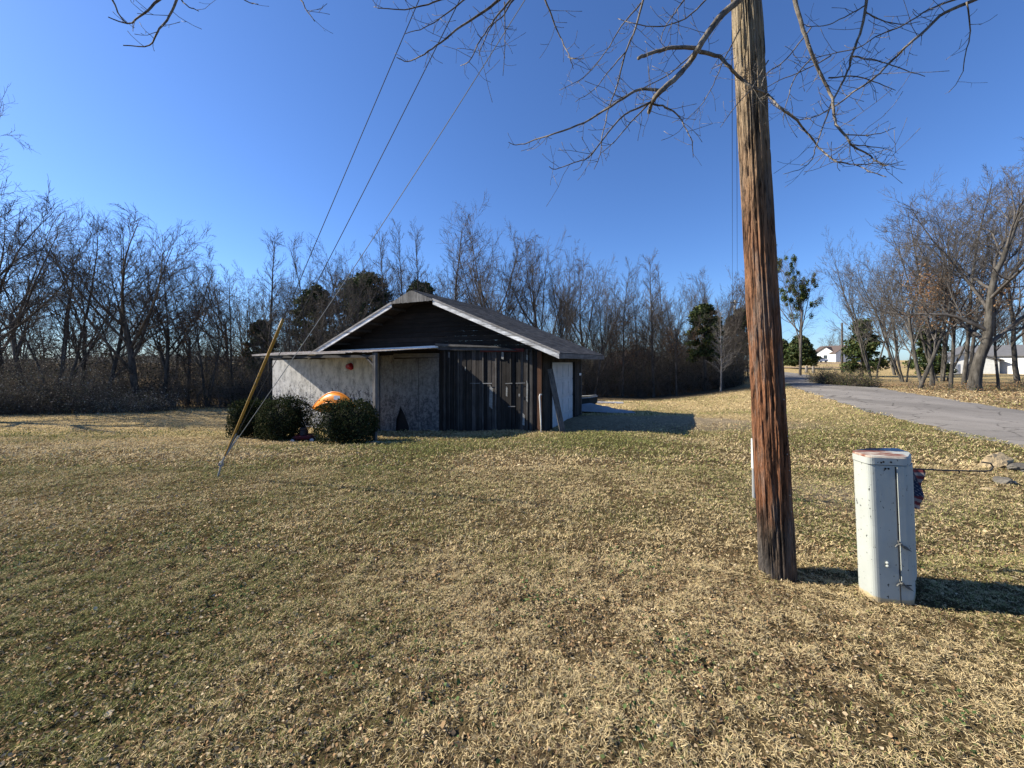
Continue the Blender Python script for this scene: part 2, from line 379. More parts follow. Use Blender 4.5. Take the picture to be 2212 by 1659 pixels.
# ------------------------------------------------------------------ ground, road, hills
def axis_pts(lo, hi, n, k):
    t = np.linspace(-1, 1, n); s = np.sinh(t * k) / np.sinh(k)
    return np.where(s < 0, -s * lo, s * hi)
gx = axis_pts(-700, 700, 420, 7.2); gy = axis_pts(-120, 900, 460, 7.0)
gy = np.sort(np.concatenate([gy, np.linspace(1, 18, 120)])); gx = np.sort(np.concatenate([gx, np.linspace(-7, 7, 90)]))
GX, GY = np.meshgrid(gx, gy, indexing='xy'); nx, ny = len(gx), len(gy)
V = np.stack([GX.ravel(), GY.ravel(), gz(GX.ravel(), GY.ravel())], 1)
ii = (np.arange(ny - 1)[:, None] * nx + np.arange(nx - 1)[None]).ravel()
Fq = np.stack([ii, ii + 1, ii + 1 + nx, ii + nx], 1)
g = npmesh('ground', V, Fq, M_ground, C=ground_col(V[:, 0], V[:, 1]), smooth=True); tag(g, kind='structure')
rp = catmull(RC, 24); tn = np.gradient(rp, axis=0); tn /= np.linalg.norm(tn, axis=1)[:, None]; nr = np.stack([tn[:, 1], -tn[:, 0]], 1)
rows = []; K = 9
for k in range(K):
    s = -2.45 + 4.9 * k / (K - 1)
    jit = 0 if 0 < k < K - 1 else (vn(rp[:, 0], rp[:, 1], 1.5, 8) - .5) * .5
    p = rp + nr * (s + (jit if np.ndim(jit) else 0))[..., None] if np.ndim(jit) else rp + nr * s
    z = gz(p[:, 0], p[:, 1]) + .06 - .05 * (abs(s) / 2.45) ** 2
    rows.append(np.column_stack([p, z]))
Vr = np.concatenate(rows); n_ = len(rp)
ii = (np.arange(K - 1)[:, None] * n_ + np.arange(n_ - 1)[None]).ravel()
road = npmesh('road', Vr, np.stack([ii, ii + n_, ii + n_ + 1, ii + 1], 1), M_asph, smooth=True); tag(road, kind='structure')
# low hills on the skyline
def hill(x0, x1, y, h, s, name='hills'):
    xs = np.linspace(x0, x1, 120); V = []
    prof = (h * (.35 + .65 * fb(xs, xs * 0 + s, .012, s)) + 1.5 * vn(xs, xs * 0, .15, s)) * np.sin(np.linspace(0.02, math.pi - .02, 120)) ** .35
    for k, (dy, q) in enumerate([(-60, 0), (-25, .55), (0, 1), (60, 0)]): V.append(np.column_stack([xs, np.full(120, y + dy), -3 + (prof + 2) * q]))
    V = np.concatenate(V); ii = (np.arange(3)[:, None] * 120 + np.arange(119)[None]).ravel()
    return V, np.stack([ii, ii + 1, ii + 121, ii + 120], 1)
Vh, Fh = hill(-620, 260, 420, 11, 3)
M_hill = paint('wooded_hill', (.075, .075, .07), .95, (.05, .055, .04), .2, .5, .7)
tag(npmesh('hills', Vh, Fh, M_hill), kind='structure')

# ------------------------------------------------------------------ grass and litter
def blades(n, y0, y1, wid, length, xmax=1.42, dens_fn=None, up=(.15, .9), side=0.):
    """random blades in the wedge the lawn fills; returns V,F,C"""
    y = np.sqrt(rng.uniform(y0 ** 2, y1 ** 2, n)); x = rng.uniform(-1, 1, n) * (xmax * y + .6)
    ok = ~in_shed(x, y) & (road_dist(x, y) > 2.05 + .6 * fb(x, y, 1.3, 70)) & (rng.random(n) > drive_w(x, y) * (.75 + .25 * ss(4.5 - x)))
    x = x[ok]; y = y[ok]; n = len(x)
    # clumping
    cl = fb(x, y, 3.0, 41) * .45 + (vn(x, y, 13, 91) * .6 + vn(x, y, 27, 92) * .4) * .75
    ok = rng.random(n) < np.clip((cl - .24) * 2.6, .12, 1); x = x[ok]; y = y[ok]; n = len(x)
    ch = ss(vn(x, y, 13, 91) * .6 + vn(x, y, 27, 92) * .4, .25, .8); z = gz(x, y) + ch * np.where(y < 6.5, .024, .03) - .006; g = green(x, y)
    isg = rng.random(n) < np.clip(g * 1.15 + .03, 0, .85)
    b = rng.random(n)
    c = TAN[None] * (1 - b[:, None]) + PAL[None] * b[:, None]
    dk = rng.random(n) < .12 + .4 * ss(fb(x, y, 2.2, 77), .5, .7); c[dk] = BRN * rng.uniform(.35, 1.1, dk.sum())[:, None]
    gc = np.where((rng.random(n) < .45)[:, None], np.array([.27, .27, .09]), np.array([.15, .165, .055])); gc = gc * rng.uniform(.7, 1.35, n)[:, None]
    c = np.where(isg[:, None], gc, c * rng.uniform(.75, 1.15, n)[:, None])
    az = rng.uniform(0, 2 * math.pi, n); el = rng.uniform(*up, n); el = np.where(isg, el * .6 + .5, el)
    ln = length * rng.uniform(.5, 1.4, n) * (.7 + .6 * fb(x, y, 1.5, 44)); wd = wid * rng.uniform(.6, 1.4, n)
    d = np.stack([np.cos(az) * np.cos(el), np.sin(az) * np.cos(el), np.sin(el)], 1)
    el2 = el - rng.uniform(0, .8, n); d2 = np.stack([np.cos(az) * np.cos(el2), np.sin(az) * np.cos(el2), np.sin(el2)], 1)
    ra = rng.uniform(0, 2 * math.pi, n); s = np.stack([-np.sin(az), np.cos(az), np.sin(ra) * .6], 1); s /= np.linalg.norm(s, axis=1)[:, None]
    p = np.stack([x, y, z - .004 + rng.uniform(0, .012, n)], 1)
    m = p + d * (ln * .5)[:, None]; t = m + d2 * (ln * .5)[:, None]; h = (s * (wd / 2)[:, None])
    t[:, 2] = np.maximum(t[:, 2], z + .001 - .012 * rng.random(n))
    V = np.stack([p - h, p + h, m + h * .8, m - h * .8, t], 1).reshape(-1, 3)
    i = np.arange(n)[:, None] * 5
    C = np.repeat(c, 5, axis=0)
    return V, i + np.array([0, 1, 2, 3]), i + np.array([3, 2, 4]), C
def join(parts):
    Vs = []; Fa = {}; Cs = []; o = 0
    for p in parts:
        V = p[0]; C = p[-1]; Vs.append(V); Cs.append(C)
        for Fk in p[1:-1]: Fa.setdefault(Fk.shape[1], []).append(Fk + o)
        o += len(V)
    return np.concatenate(Vs), [np.concatenate(v) for v in Fa.values()], np.concatenate(Cs)
P = [blades(400000, .9, 3.2, .0022, .026, up=(.05, .7)), blades(300000, 3.0, 6.5, .0043, .036), blades(190000, 6.2, 13, .010, .06), blades(90000, 12.5, 27, .022, .09)]
V, Fs, C = join(P); tag(npmesh('lawn_grass', V, Fs, M_blade, C=C), kind='stuff')
def leaves(n, y0, y1, size, xmax=1.42, colr=None, lift=.01, mask=None, six=False):
    y = np.sqrt(rng.uniform(y0 ** 2, y1 ** 2, n)); x = rng.uniform(-1, 1, n) * (xmax * y + .5)
    ok = ~in_shed(x, y) & (road_dist(x, y) > 2.3)
    if mask is not None: ok &= rng.random(n) < mask(x, y)
    x = x[ok]; y = y[ok]; n = len(x)
    return leaf_at(np.stack([x, y, gz(x, y) + rng.uniform(.002, lift * 2, n)], 1), size, colr, .72, six=six)
def leaf_at(p, size, colr, flat=.3, up=0., six=False):
    n = len(p); a = rng.normal(size=(n, 3)); a[:, 2] *= (1 - flat); a[:, 2] += up; a /= np.linalg.norm(a, axis=1)[:, None]
    r = rng.normal(size=(n, 3)); b = np.cross(a, r); b /= np.linalg.norm(b, axis=1)[:, None] + 1e-9
    if flat > .5:
        nrm = np.cross(a, b); sw_ = np.abs(nrm[:, 2]) < .5; b[sw_] = nrm[sw_]
    s = (size * rng.uniform(.5, 1.4, n))[:, None]; wv = b * s * rng.uniform(.22, .45, n)[:, None]; cu = np.cross(a, b) * s * rng.uniform(-.25, .25, n)[:, None]
    if six:
        nn = np.cross(a, b) * s; k1 = rng.uniform(-.15, .35, n)[:, None]; k2 = rng.uniform(-.1, .4, n)[:, None]; w2 = rng.uniform(.4, .9, n)[:, None]
        V = np.stack([p - a * s * .5, p - a * s * .18 + wv + nn * k1, p + a * s * .2 + wv * w2 + nn * k2, p + a * s * .5 + nn * k2, p + a * s * .24 - wv * w2 + nn * k1, p - a * s * .15 - wv + nn * k2 * .5], 1).reshape(-1, 3)
        i = np.arange(n)[:, None] * 6; C = colr[rng.integers(0, len(colr), n)] * rng.uniform(.6, 1.3, n)[:, None]
        return V, i + np.array([0, 1, 2, 3]), i + np.array([0, 3, 4, 5]), np.repeat(C, 6, axis=0)
    V = np.stack([p - a * s * .5, p + wv + cu, p + a * s * .5, p - wv + cu], 1).reshape(-1, 3)
    i = np.arange(n)[:, None] * 4
    C = colr[rng.integers(0, len(colr), n)] * rng.uniform(.6, 1.3, n)[:, None]
    return V, i + np.array([0, 1, 2]), i + np.array([0, 2, 3]), np.repeat(C, 4, axis=0)
LC = np.array([[.36, .24, .13], [.25, .155, .08], [.46, .35, .21], [.20, .13, .07], [.48, .39, .25], [.30, .19, .10], [.17, .115, .07]])
lm = lambda x, y: np.clip(.25 + 1.1 * (fb(x, y, .8, 51) - .35) * 1.6 + .35 * ss(-x, -1, 2), .08, 1)
def leaves6(*a, **k):
    k['six'] = True; return leaves(*a, **k)
Pl = [leaves6(52000, .9, 3.4, .0155, colr=LC, mask=lm), leaves6(26000, 3.2, 7, .025, colr=LC, mask=lm), leaves6(10000, 6.5, 13, .045, colr=LC, mask=lm),
      leaves6(200, 1.2, 5, .034, colr=LC[[0, 2, 4]], lift=.015)]
V, Fs, C = join(Pl); tag(npmesh('leaf_litter', V, Fs, M_leaf, C=C), kind='stuff')
# low clover patches
def clover():
    cs = [(-3.9, 3.05), (-3.7, 2.7), (-3.1, 3.5), (.55, 1.75), (.9, 2.1), (-.9, 2.2), (-1.9, 2.6), (-2.6, 3.6), (3.05, 3.3), (1.0, 3.1), (-.3, 1.9), (2.0, 1.7), (-12.5, 11.2), (-11, 11.5), (.2, 2.6), (3.3, 4.8)]
    P = []
    for (x, y) in cs:
        k = 130; p = rng.normal(size=(k, 2)) * .13 * (1 + y * .09) + (x, y); p = np.column_stack([p, gz(p[:, 0], p[:, 1]) + rng.uniform(.005, .03, k)])
        P.append(leaf_at(p, .016 * (1 + y * .18), np.array([[.06, .10, .035], [.09, .13, .045], [.12, .16, .06]]), .7))
    return P
V, Fs, C = join(clover()); tag(npmesh('clover', V, Fs, M_leaf, C=C), kind='stuff')

# ------------------------------------------------------------------ trees
def unit(v): return v / (np.linalg.norm(v, axis=-1, keepdims=True) + 1e-9)
def polyl(p0, d0, Ln, r0, nseg, wig, up, taper, R_):
    n = len(p0); P = np.zeros((n, nseg + 1, 3)); P[:, 0] = p0; d = unit(d0)
    for k in range(nseg):
        d = unit(d + R_.normal(size=(n, 3)) * wig + np.array([0, 0, up])); P[:, k + 1] = P[:, k] + d * (Ln / nseg)[:, None]
    t = np.linspace(0, 1, nseg + 1)[None]; rad = r0[:, None] * (1 - (1 - taper) * t)
    return P, rad
def kids(P, rad, Ln, nch, tlo, thi, ang, lr, fall, rr, nseg, wig, up, R_, taper=.35, rmin=.004):
    N_, n = rad.shape; idx = np.repeat(np.arange(N_), nch); m = len(idx)
    t = np.tile(np.linspace(tlo, thi, nch), N_) + R_.uniform(-.5, .5, m) * (thi - tlo) / nch; t = np.clip(t, 0, .999)
    fi = t * (n - 1); i0 = fi.astype(int); fr = (fi - i0)[:, None]
    p = P[idx, i0] * (1 - fr) + P[idx, i0 + 1] * fr; tg = unit(P[idx, i0 + 1] - P[idx, i0])
    rp_ = rad[idx, i0] * (1 - fr[:, 0]) + rad[idx, i0 + 1] * fr[:, 0]
    o = np.cross(tg, R_.normal(size=(m, 3))); o = unit(o); a = R_.uniform(ang[0], ang[1], m)[:, None]
    d = tg * np.cos(a) + o * np.sin(a)
    L2 = Ln[idx] * lr * (1 - fall * t) * R_.uniform(.65, 1.25, m)
    r2 = np.maximum(rp_ * rr, rmin)
    Pc, rc = polyl(p, d, L2, r2, nseg, wig, up, taper, R_)
    return Pc, np.maximum(rc, rmin * .7), L2
def tubes(P, rad, k):
    n, m, _ = P.shape; tg = unit(np.gradient(P, axis=1)); ref = unit(P[:, -1] - P[:, 0]); ax = np.where(np.abs(ref[:, 2:3]) > .8, [[1., .2, 0]], [[.1, .2, 1.]])
    a = unit(np.cross(tg, ax[:, None])); b = np.cross(tg, a); th = np.arange(k) * 2 * math.pi / k
    V = P[:, :, None] + rad[:, :, None, None] * (a[:, :, None] * np.cos(th)[None, None, :, None] + b[:, :, None] * np.sin(th)[None, None, :, None])
    V = V.reshape(-1, 3); base = (np.arange(n)[:, None, None] * m + np.arange(m - 1)[None, :, None]) * k; j = np.arange(k)[None, None]; j2 = (j + 1) % k
    Fq = np.stack([base + j, base + j2, base + k + j2, base + k + j], -1).reshape(-1, 4)
    return V, Fq
def cat_t(L_):
    Vs, Fs, o = [], [], 0
    for V, Fq in L_: Vs.append(V); Fs.append(Fq + o); o += len(V)
    return np.concatenate(Vs), np.concatenate(Fs)
def make_tree(kind, H, seed, tr=.2, tw=1.):
    R_ = np.random.default_rng(seed); A = lambda v: np.array([v], float)
    if kind == 'vase':
        P, r = polyl(A([0, 0, -.3]), A([R_.normal() * .08, R_.normal() * .08, 1]), A(H * .42)[0:1], A(tr)[0:1], 7, .03, .03, .7, R_); Ln = A(H * .42)
        P1, r1, L1 = kids(P, r, Ln, 7, .42, 1, (.3, .85), 1.3, .3, .55, 9, .06, .05, R_, .2)
        P2, r2, L2 = kids(P1, r1, L1, 10, .18, 1, (.45, 1.0), .46, .4, .48, 6, .12, .045, R_)
        P3, r3, L3 = kids(P2, r2, L2, 8, .15, 1, (.35, .95), .5, .3, .5, 4, .14, .03, R_, rmin=.008)
        P4, r4, L4 = kids(P3, r3, L3, 6, .2, 1, (.3, .8), .62, .3, .6, 3, .15, .03, R_, rmin=.0055 * tw)
    elif kind == 'spire':
        P, r = polyl(A([0, 0, -.3]), A([0, 0, 1]), A(H), A(tr), 14, .025, .05, .12, R_); Ln = A(H)
        P1, r1, L1 = kids(P, r, Ln, 60, .25, .98, (.6, 1.1), .24, .7, .36, 6, .1, .05, R_, .3)
        P2, r2, L2 = kids(P1, r1, L1, 7, .2, 1, (.3, .8), .42, .3, .55, 4, .12, .05, R_, rmin=.008)
        P3, r3, L3 = kids(P2, r2, L2, 4, .2, 1, (.3, .8), .55, .3, .6, 3, .12, .03, R_, rmin=.006 * tw)
        P4, r4 = P3[:0], r3[:0]
    elif kind == 'oak':
        P, r = polyl(A([0, 0, -.3]), A([.0, 0, 1]), A(H * .8), A(tr), 14, .07, .03, .14, R_); Ln = A(H * .45)
        P1, r1, L1 = kids(P, r, Ln, 15, .26, .97, (.55, 1.2), 1.35, .45, .56, 11, .12, .05, R_, .16)
        P2, r2, L2 = kids(P1, r1, L1, 10, .2, 1, (.4, 1.0), .42, .4, .5, 6, .2, .04, R_)
        P3, r3, L3 = kids(P2, r2, L2, 8, .15, 1, (.4, .9), .5, .3, .5, 4, .16, .04, R_, rmin=.008)
        P4, r4, L4 = kids(P3, r3, L3, 4, .2, 1, (.3, .9), .6, .3, .6, 3, .16, .03, R_, rmin=.006 * tw)
    elif kind == 'multi':
        k = 5; az = R_.uniform(0, 6.28, k); ln = R_.uniform(.1, .5, k)
        P, r = polyl(np.stack([np.cos(az) * .15, np.sin(az) * .15, az * 0 - .3], 1), np.stack([np.cos(az) * ln, np.sin(az) * ln, az * 0 + 1], 1), H * R_.uniform(.75, .98, k), tr * R_.uniform(.5, .9, k), 10, .06, .03, .2, R_)
        Ln = np.linalg.norm(P[:, -1] - P[:, 0], axis=1)
        P1, r1, L1 = kids(P, r, Ln, 13, .3, 1, (.4, .95), .38, .5, .45, 6, .1, .05, R_, .3)
        P2, r2, L2 = kids(P1, r1, L1, 7, .2, 1, (.3, .8), .45, .4, .5, 5, .12, .05, R_)
        P3, r3, L3 = kids(P2, r2, L2, 5, .15, 1, (.3, .8), .5, .3, .55, 3, .14, .04, R_, rmin=.008)
        P4, r4, L4 = kids(P3, r3, L3, 3, .2, 1, (.3, .8), .6, .3, .6, 3, .15, .03, R_, rmin=.006 * tw)
    r[:, 0] *= 1.2; r[:, 1] *= 1.04
    trunk = [tubes(P, r, 10)]; crown = [tubes(P1, r1, 6), tubes(P2, r2, 5), tubes(P3, r3, 3)] + ([tubes(P4, r4, 3)] if len(P4) else [])
    return cat_t(trunk), cat_t(crown), P3
def mk_data(name, V, Fq, m, C=None):
    o = npmesh(name, V, Fq, m, C=C, smooth=True); me = o.data; bpy.data.objects.remove(o); return me
HT = 12.0
TREES = {}
for key, (kind, seed, tr) in {'vase1': ('vase', 3, .125), 'vase2': ('vase', 5, .135), 'vase3': ('vase', 9, .115), 'spire1': ('spire', 4, .13), 'spire2': ('spire', 8, .11),
                        'multi1': ('multi', 6, .13), 'multi2': ('multi', 12, .13), 'oak1': ('oak', 17, .25), 'oak2': ('oak', 21, .17)}.items():
    (tv, tf), (cv, cf), P3 = make_tree(kind, HT, seed, tr)
    hz = np.quantile(cv[:, 2], .985)
    TREES[key] = (mk_data('trunk', tv, tf, M_bark), mk_data('crown', cv, cf, M_twig), P3, hz, kind)
def dleaf(P3, n, size, cols, zr=(0, 1)):
    q = P3.reshape(-1, 3); z = q[:, 2]; k = (z >= np.quantile(z, zr[0])) & (z <= np.quantile(z, zr[1])); q = q[k]
    ctr = q[rng.integers(0, len(q), max(20, n // 14))]; p = ctr[rng.integers(0, len(ctr), n)] + rng.normal(size=(n, 3)) * .22
    V, f1, f2, C = leaf_at(p, size, cols, .2); return mk_data('dead_leaves', V, np.concatenate([f1, f2]), M_leaf, C)
BL = np.array([[.22, .12, .06], [.16, .085, .045], [.30, .18, .09]])
DL = {k: dleaf(TREES[k][2], 1600, .10, BL, (.0, .4)) for k in ('oak2', 'vase3', 'multi1', 'spire2')}
def tree(name, key, px, d, ytop, label, cat='tree', group=None, rz=None, wf=1., leafy=False, lean=(0, 0), zb=None, pale=False, base_dx=0):
    x = (px - CX) / F * d; z0 = gzf(x, d) if zb is None else zb
    h = (HY - ytop) / F * d + EYE - z0; s = h / TREES[key][3]
    o = empty(name, (x, d, z0), random.uniform(0, 6.28) if rz is None else rz, label, cat, group)
    o.scale = (s * wf, s * wf, s); o.rotation_euler[0] = lean[0]; o.rotation_euler[1] = lean[1]
    for me, nm in ((TREES[key][0], 'trunk'), (TREES[key][1], 'crown')):
        c = bpy.data.objects.new(nm, me); link(c, o)
        if pale:
            c.material_slots[0].link = 'OBJECT'; c.material_slots[0].material = M_bark_pale
    if leafy and key in DL: link(bpy.data.objects.new('dead_leaves', DL[key]), o)
    return o
G1 = 'bare trees along the edge of the woods'
T = [  # key, px, depth, ytop, width, leafy, label
 ('oak1', -150, 19, 300, .85, 0, 'large bare tree leaning in at the left edge, the highest in view there'),
 ('vase2', 8, 24, 400, .9, 0, 'leftmost full bare tree of the left woods, trunk at the picture edge'),
 ('vase1', 62, 26, 392, .9, 0, 'tall many-branched bare tree second from the left edge of the woods'),
 ('multi2', 118, 25, 430, .9, 0, 'bare tree with forked leaning trunks above the pale brush at left'),
 ('vase3', 172, 27.5, 470, .9, 0, 'narrower bare tree between the forked one and the tall pair at left'),
 ('vase1', 218, 26, 452, .95, 0, 'bare tree with high rounded crown left of the widest crown'),
 ('vase2', 300, 25.5, 452, 1.1, 1, 'broad bare tree at the centre of the left woods, dark thick trunk'),
 ('vase3', 352, 26.5, 478, 1.05, 1, 'bare tree with widest fan of branches in the left woods'),
 ('vase1', 405, 28, 520, .9, 0, 'bare tree just right of the widest fan crown in the left woods'),
 ('multi1', 448, 26.5, 560, .85, 1, 'shorter bushy bare tree where the left woods drop in height'),
 ('spire2', 505, 28, 585, 1., 1, 'thin bare tree left of the round dark evergreen beside the yellow guard'),
 ('spire1', 583, 30, 505, .9, 0, 'slender straight bare tree standing above the top of the yellow guard'),
 ('vase3', 622, 31, 590, .8, 0, 'small bare tree just right of the yellow guard top'),
 ('multi2', 668, 31, 535, .8, 0, 'bare tree with spreading stems in front of the left pine'),
 ('vase1', 722, 30, 540, .8, 1, 'bare tree arching over the left slope of the shed roof'),
 ('spire2', 770, 33, 560, .9, 0, 'thin bare tree between the two pines behind the shed'),
 ('spire1', 835, 35, 495, .8, 0, 'slender bare tree left of the shed ridge, first of three thin ones'),
 ('spire2', 876, 36, 486, .8, 0, 'slender bare tree directly above the shed peak'),
 ('spire1', 908, 35, 484, .75, 0, 'slender bare tree just right of the shed peak'),
 ('spire2', 972, 33, 470, 1.15, 0, 'tall upright bare tree left of the highest fan crown behind the roof'),
 ('vase1', 1046, 33, 462, .85, 0, 'highest bare tree behind the shed roof, with an open fan crown'),
 ('vase3', 1098, 33, 520, .75, 0, 'bare tree whose branches arch over the middle of the right roof slope'),
 ('vase2', 1172, 33, 535, .7, 0, 'bare tree rising behind the lower right roof slope'),
 ('multi2', 1228, 32, 545, .62, 0, 'bare tree with two long forked stems right above the roof end'),
 ('vase1', 1282, 31, 590, .7, 1, 'round-crowned bare tree right of the roof end'),
 ('spire2', 1345, 31, 570, .95, 1, 'thin vine-clad bare tree midway between shed and pole'),
 ('multi1', 1378, 32, 600, .6, 1, 'tangled short bare tree draped in vines beside the thin vine-clad one'),
 ('spire1', 1412, 31, 552, 1.0, 0, 'spire-shaped bare tree midway between the shed and the dark round pine'),
 ('vase3', 1462, 30, 620, .7, 1, 'low round bare tree left of the dark round pine'),
 ('vase2', 1538, 38, 605, .5, 0, 'bare tree whose fine top shows above the dark round pine'),
 ('vase1', 1600, 33, 660, .7, 1, 'reddish bare tree immediately left of the big pole'),
]
for k, px, d, yt, wf, lf, lb in T:
    yt = yt + (48 if px < 480 and px > -100 else 0)
    tree('bare_tree', k, px, d, yt, lb, group=G1, wf=wf, leafy=bool(lf))
tree('sapling', 'spire1', 1557, 28.3, 668, 'pale thin sapling standing alone in front of the dark brush left of the pole', wf=1.1, pale=True)
# second row, seen only through the first
k = 0
bk = ['vase1', 'spire1', 'multi2', 'vase3', 'spire2', 'vase2', 'multi1']
for px in list(range(-60, 480, 50)) + list(range(480, 1640, 27)):
    d = 36 + 12 * random.random(); yt = random.uniform(560, 660) if px > 500 else random.uniform(600, 670)
    tree('woodland_tree', bk[k % 7], px + random.uniform(-14, 14), d, yt, 'thin bare tree deep in the woods, glimpsed behind the front row of trunks', group='trees deeper in the woods', wf=.8); k += 1
# right-hand grove beyond the road
G2 = 'bare trees beyond the road'
M_twig2 = bark('grey_twig', (.055, .048, .042), (.14, .126, .112), 1, 3); M_bark2 = bark('grey_bark', (.03, .027, .022), (.115, .105, .09))
oak = tree('oak_tree', 'oak1', 2106, 23.5, 322, 'massive grey-barked oak beyond the road with thick spreading limbs', group=G2, wf=1.0, rz=0.6)
RT = [('vase3', 1985, 25, 500, .8, 1, (0, R(-11)), 'bare tree leaning left over the road, thin curved trunk'),
      ('multi1', 1888, 38, 545, .7, 0, (0, 0), 'reddish twiggy bare tree at the left end of the grove beyond the road'),
      ('vase1', 1996, 27, 520, .75, 0, (0, R(-2)), 'bare tree with dark trunk right of the leaning one'),
      ('spire1', 2014, 28, 490, 1.0, 0, (0, R(3)), 'pale-trunked bare tree paired with the dark-trunked one'),
      ('vase3', 2052, 25.5, 455, .7, 1, (0, R(2)), 'bare tree with slim tapering trunk halfway to the massive oak'),
      ('spire2', 2082, 29, 430, 1.0, 0, (0, R(4)), 'bare tree with two-tone trunk in front of the white barn gable'),
      ('multi2', 2035, 34, 500, .8, 0, (0, 0), 'many-stemmed bare tree filling the middle of the grove from behind'),
      ('vase1', 2090, 38, 480, .7, 0, (0, 0), 'bare tree behind the massive oak, its crown filling the gaps'),
      ('multi1', 1955, 33, 560, .7, 0, (0, 0), 'shorter bare tree behind the leaning one at the left of the grove'),
      ('spire2', 2158, 24, 520, .8, 0, (0, 0), 'very thin young bare tree between the oak and the right edge'),
      ('oak2', 2200, 28, 400, .7, 0, (0, R(-3)), 'bare tree with flared base at the right edge beside the white wall'),
      ('vase1', 1935, 48, 560, .7, 0, (0, 0), 'bare tree behind the leaning one, deepest in the grove')]
for k_, px, d, yt, wf, lf, ln, lb in RT: tree('bare_tree', k_, px, d, yt - 45, lb, group=G2, wf=wf, leafy=bool(lf), lean=ln)
for o_ in list(col.objects):
    if o_.get('group') == G2:
        for c_ in o_.children:
            if c_.name.startswith(('crown', 'trunk')): c_.material_slots[0].link = 'OBJECT'; c_.material_slots[0].material = M_twig2 if c_.name.startswith('crown') else M_bark2
kk = 0
for px in (1790, 1815, 1850, 1930, 1975, 2015, 2050, 2100, 2140, 2185, 2215):
    d = random.uniform(60, 95) if px > 1900 else random.uniform(135, 170); tree('distant_tree', bk[kk % 7], px, d, random.uniform(700, 728) if px < 1900 else random.uniform(600, 660), 'faint bare tree far behind the houses and the grove', group='distant trees past the road', wf=1.1); kk += 1
# mistletoe tree beside the pole
mt = tree('mistletoe_tree', 'vase2', 1728, 46, 545, 'thin bare tree right of the pole hung with round green mistletoe clumps', wf=.62)
sI = mt.scale[0]; q = TREES['vase2'][2].reshape(-1, 3); Pm = []
for i in range(95):
    c = q[rng.integers(0, len(q))]; k = 90; r = rng.uniform(.14, .36)
    p = rng.normal(size=(k, 3)); p = unit(p) * r * rng.random((k, 1)) ** .4 + c; Pm.append(leaf_at(p, .12, np.array([[.07, .10, .02], [.12, .14, .035], [.05, .075, .018]]), .1))
V, Fs, C = join(Pm); npmesh('mistletoe', V, Fs, M_leaf, mt, C)
# evergreens
def clumpy(n_cl, shape, k, sz, cols, seed, clr=.35, elong=1.):
    R_ = np.random.default_rng(seed); P = []
    cl = []
    while len(cl) < n_cl:
        p = R_.uniform(-1, 1, 3)
        v = shape(p)
        if v is not None: cl.append(v)
    for c in cl:
        r = clr * R_.uniform(.6, 1.4); p = unit(R_.normal(size=(k, 3))) * r * R_.random((k, 1)) ** .5 * np.array([1.2, 1.2, .7]) + c
        P.append(leaf_at(p, sz, cols * R_.uniform(.7, 1.25), .1, .15))
    return join(P)
PC = np.array([[.045, .07, .022], [.07, .09, .03], [.03, .05, .018], [.10, .11, .04]])
def evergreen(name, px, d, ytop, wpx, label, form='pine', n=120, k=110, seed=1, base=None, group=None):
    x = (px - CX) / F * d; z0 = gzf(x, d); H = (HY - ytop) / F * d + EYE - z0; W = wpx / F * d / 2
    e = empty(name, (x, d, z0), 0, label, 'tree', group)
    MB().tube([(0, 0, -.2), (.05, 0, H * .5), (0, .05, H * .93)], [H * .022 + .05, H * .014 + .03, .03], 8).build('trunk', M_bark, e, smooth=True)
    b = .35 if form == 'pine' else .06
    if base is not None: b = base
    def shp(p):
        t = (p[2] + 1) / 2; r = math.hypot(p[0], p[1])
        pr = (math.sin(math.pi * min(1, t * .8 + .18)) ** .6) if form == 'pine' else ((1 - t) ** .75 * .95 + .08) * (1 if t > .08 else .7)
        if r > 1 or r < .25: return None
        return np.array([p[0] * W * pr, p[1] * W * pr, H * (b + (1 - b) * t * .97)])
    V, Fs, C = clumpy(n, shp, k, d * .0048 + .05, PC, seed, clr=W * .23)
    npmesh('crown', V, Fs, M_needle, e, C); return e
evergreen('pine_tree', 683, 36, 615, 92, 'dark pine behind the lean-to, leftmost of the pines', n=130, seed=2)
evergreen('pine_tree', 788, 37, 588, 130, 'largest dark pine behind the left slope of the shed roof', n=190, seed=3)
evergreen('pine_tree', 908, 38, 606, 88, 'dark pine top showing just behind the shed peak', n=120, seed=4)
evergreen('pine_tree', 566, 36, 692, 64, 'small round dark evergreen left of the yellow guard top', n=90, seed=5)
evergreen('pine_tree', 1521, 31, 656, 72, 'dark round-topped pine rising above the brush left of the pole', n=120, seed=6)
evergreen('pine_tree', 1602, 40, 668, 70, 'dark evergreen half hidden by the left side of the pole', n=90, seed=7)
evergreen('cedar_tree', 1728, 72, 726, 66, 'dark rounded cedar beside the road bend', 'cedar', 150, 90, 8, base=.12)
evergreen('cedar_tree', 1690, 76, 735, 50, 'smaller cedar between the pole and the rounded one', 'cedar', 100, 80, 9, base=.12)
evergreen('pine_tree', 1862, 44, 690, 86, 'layered green pine behind the roadside brush at right', 'cedar', 110, 70, 10, base=.1)
evergreen('pine_tree', 2010, 50, 700, 80, 'dark evergreen among the trunks of the grove beyond the road', 'cedar', 90, 80, 11, base=.05)

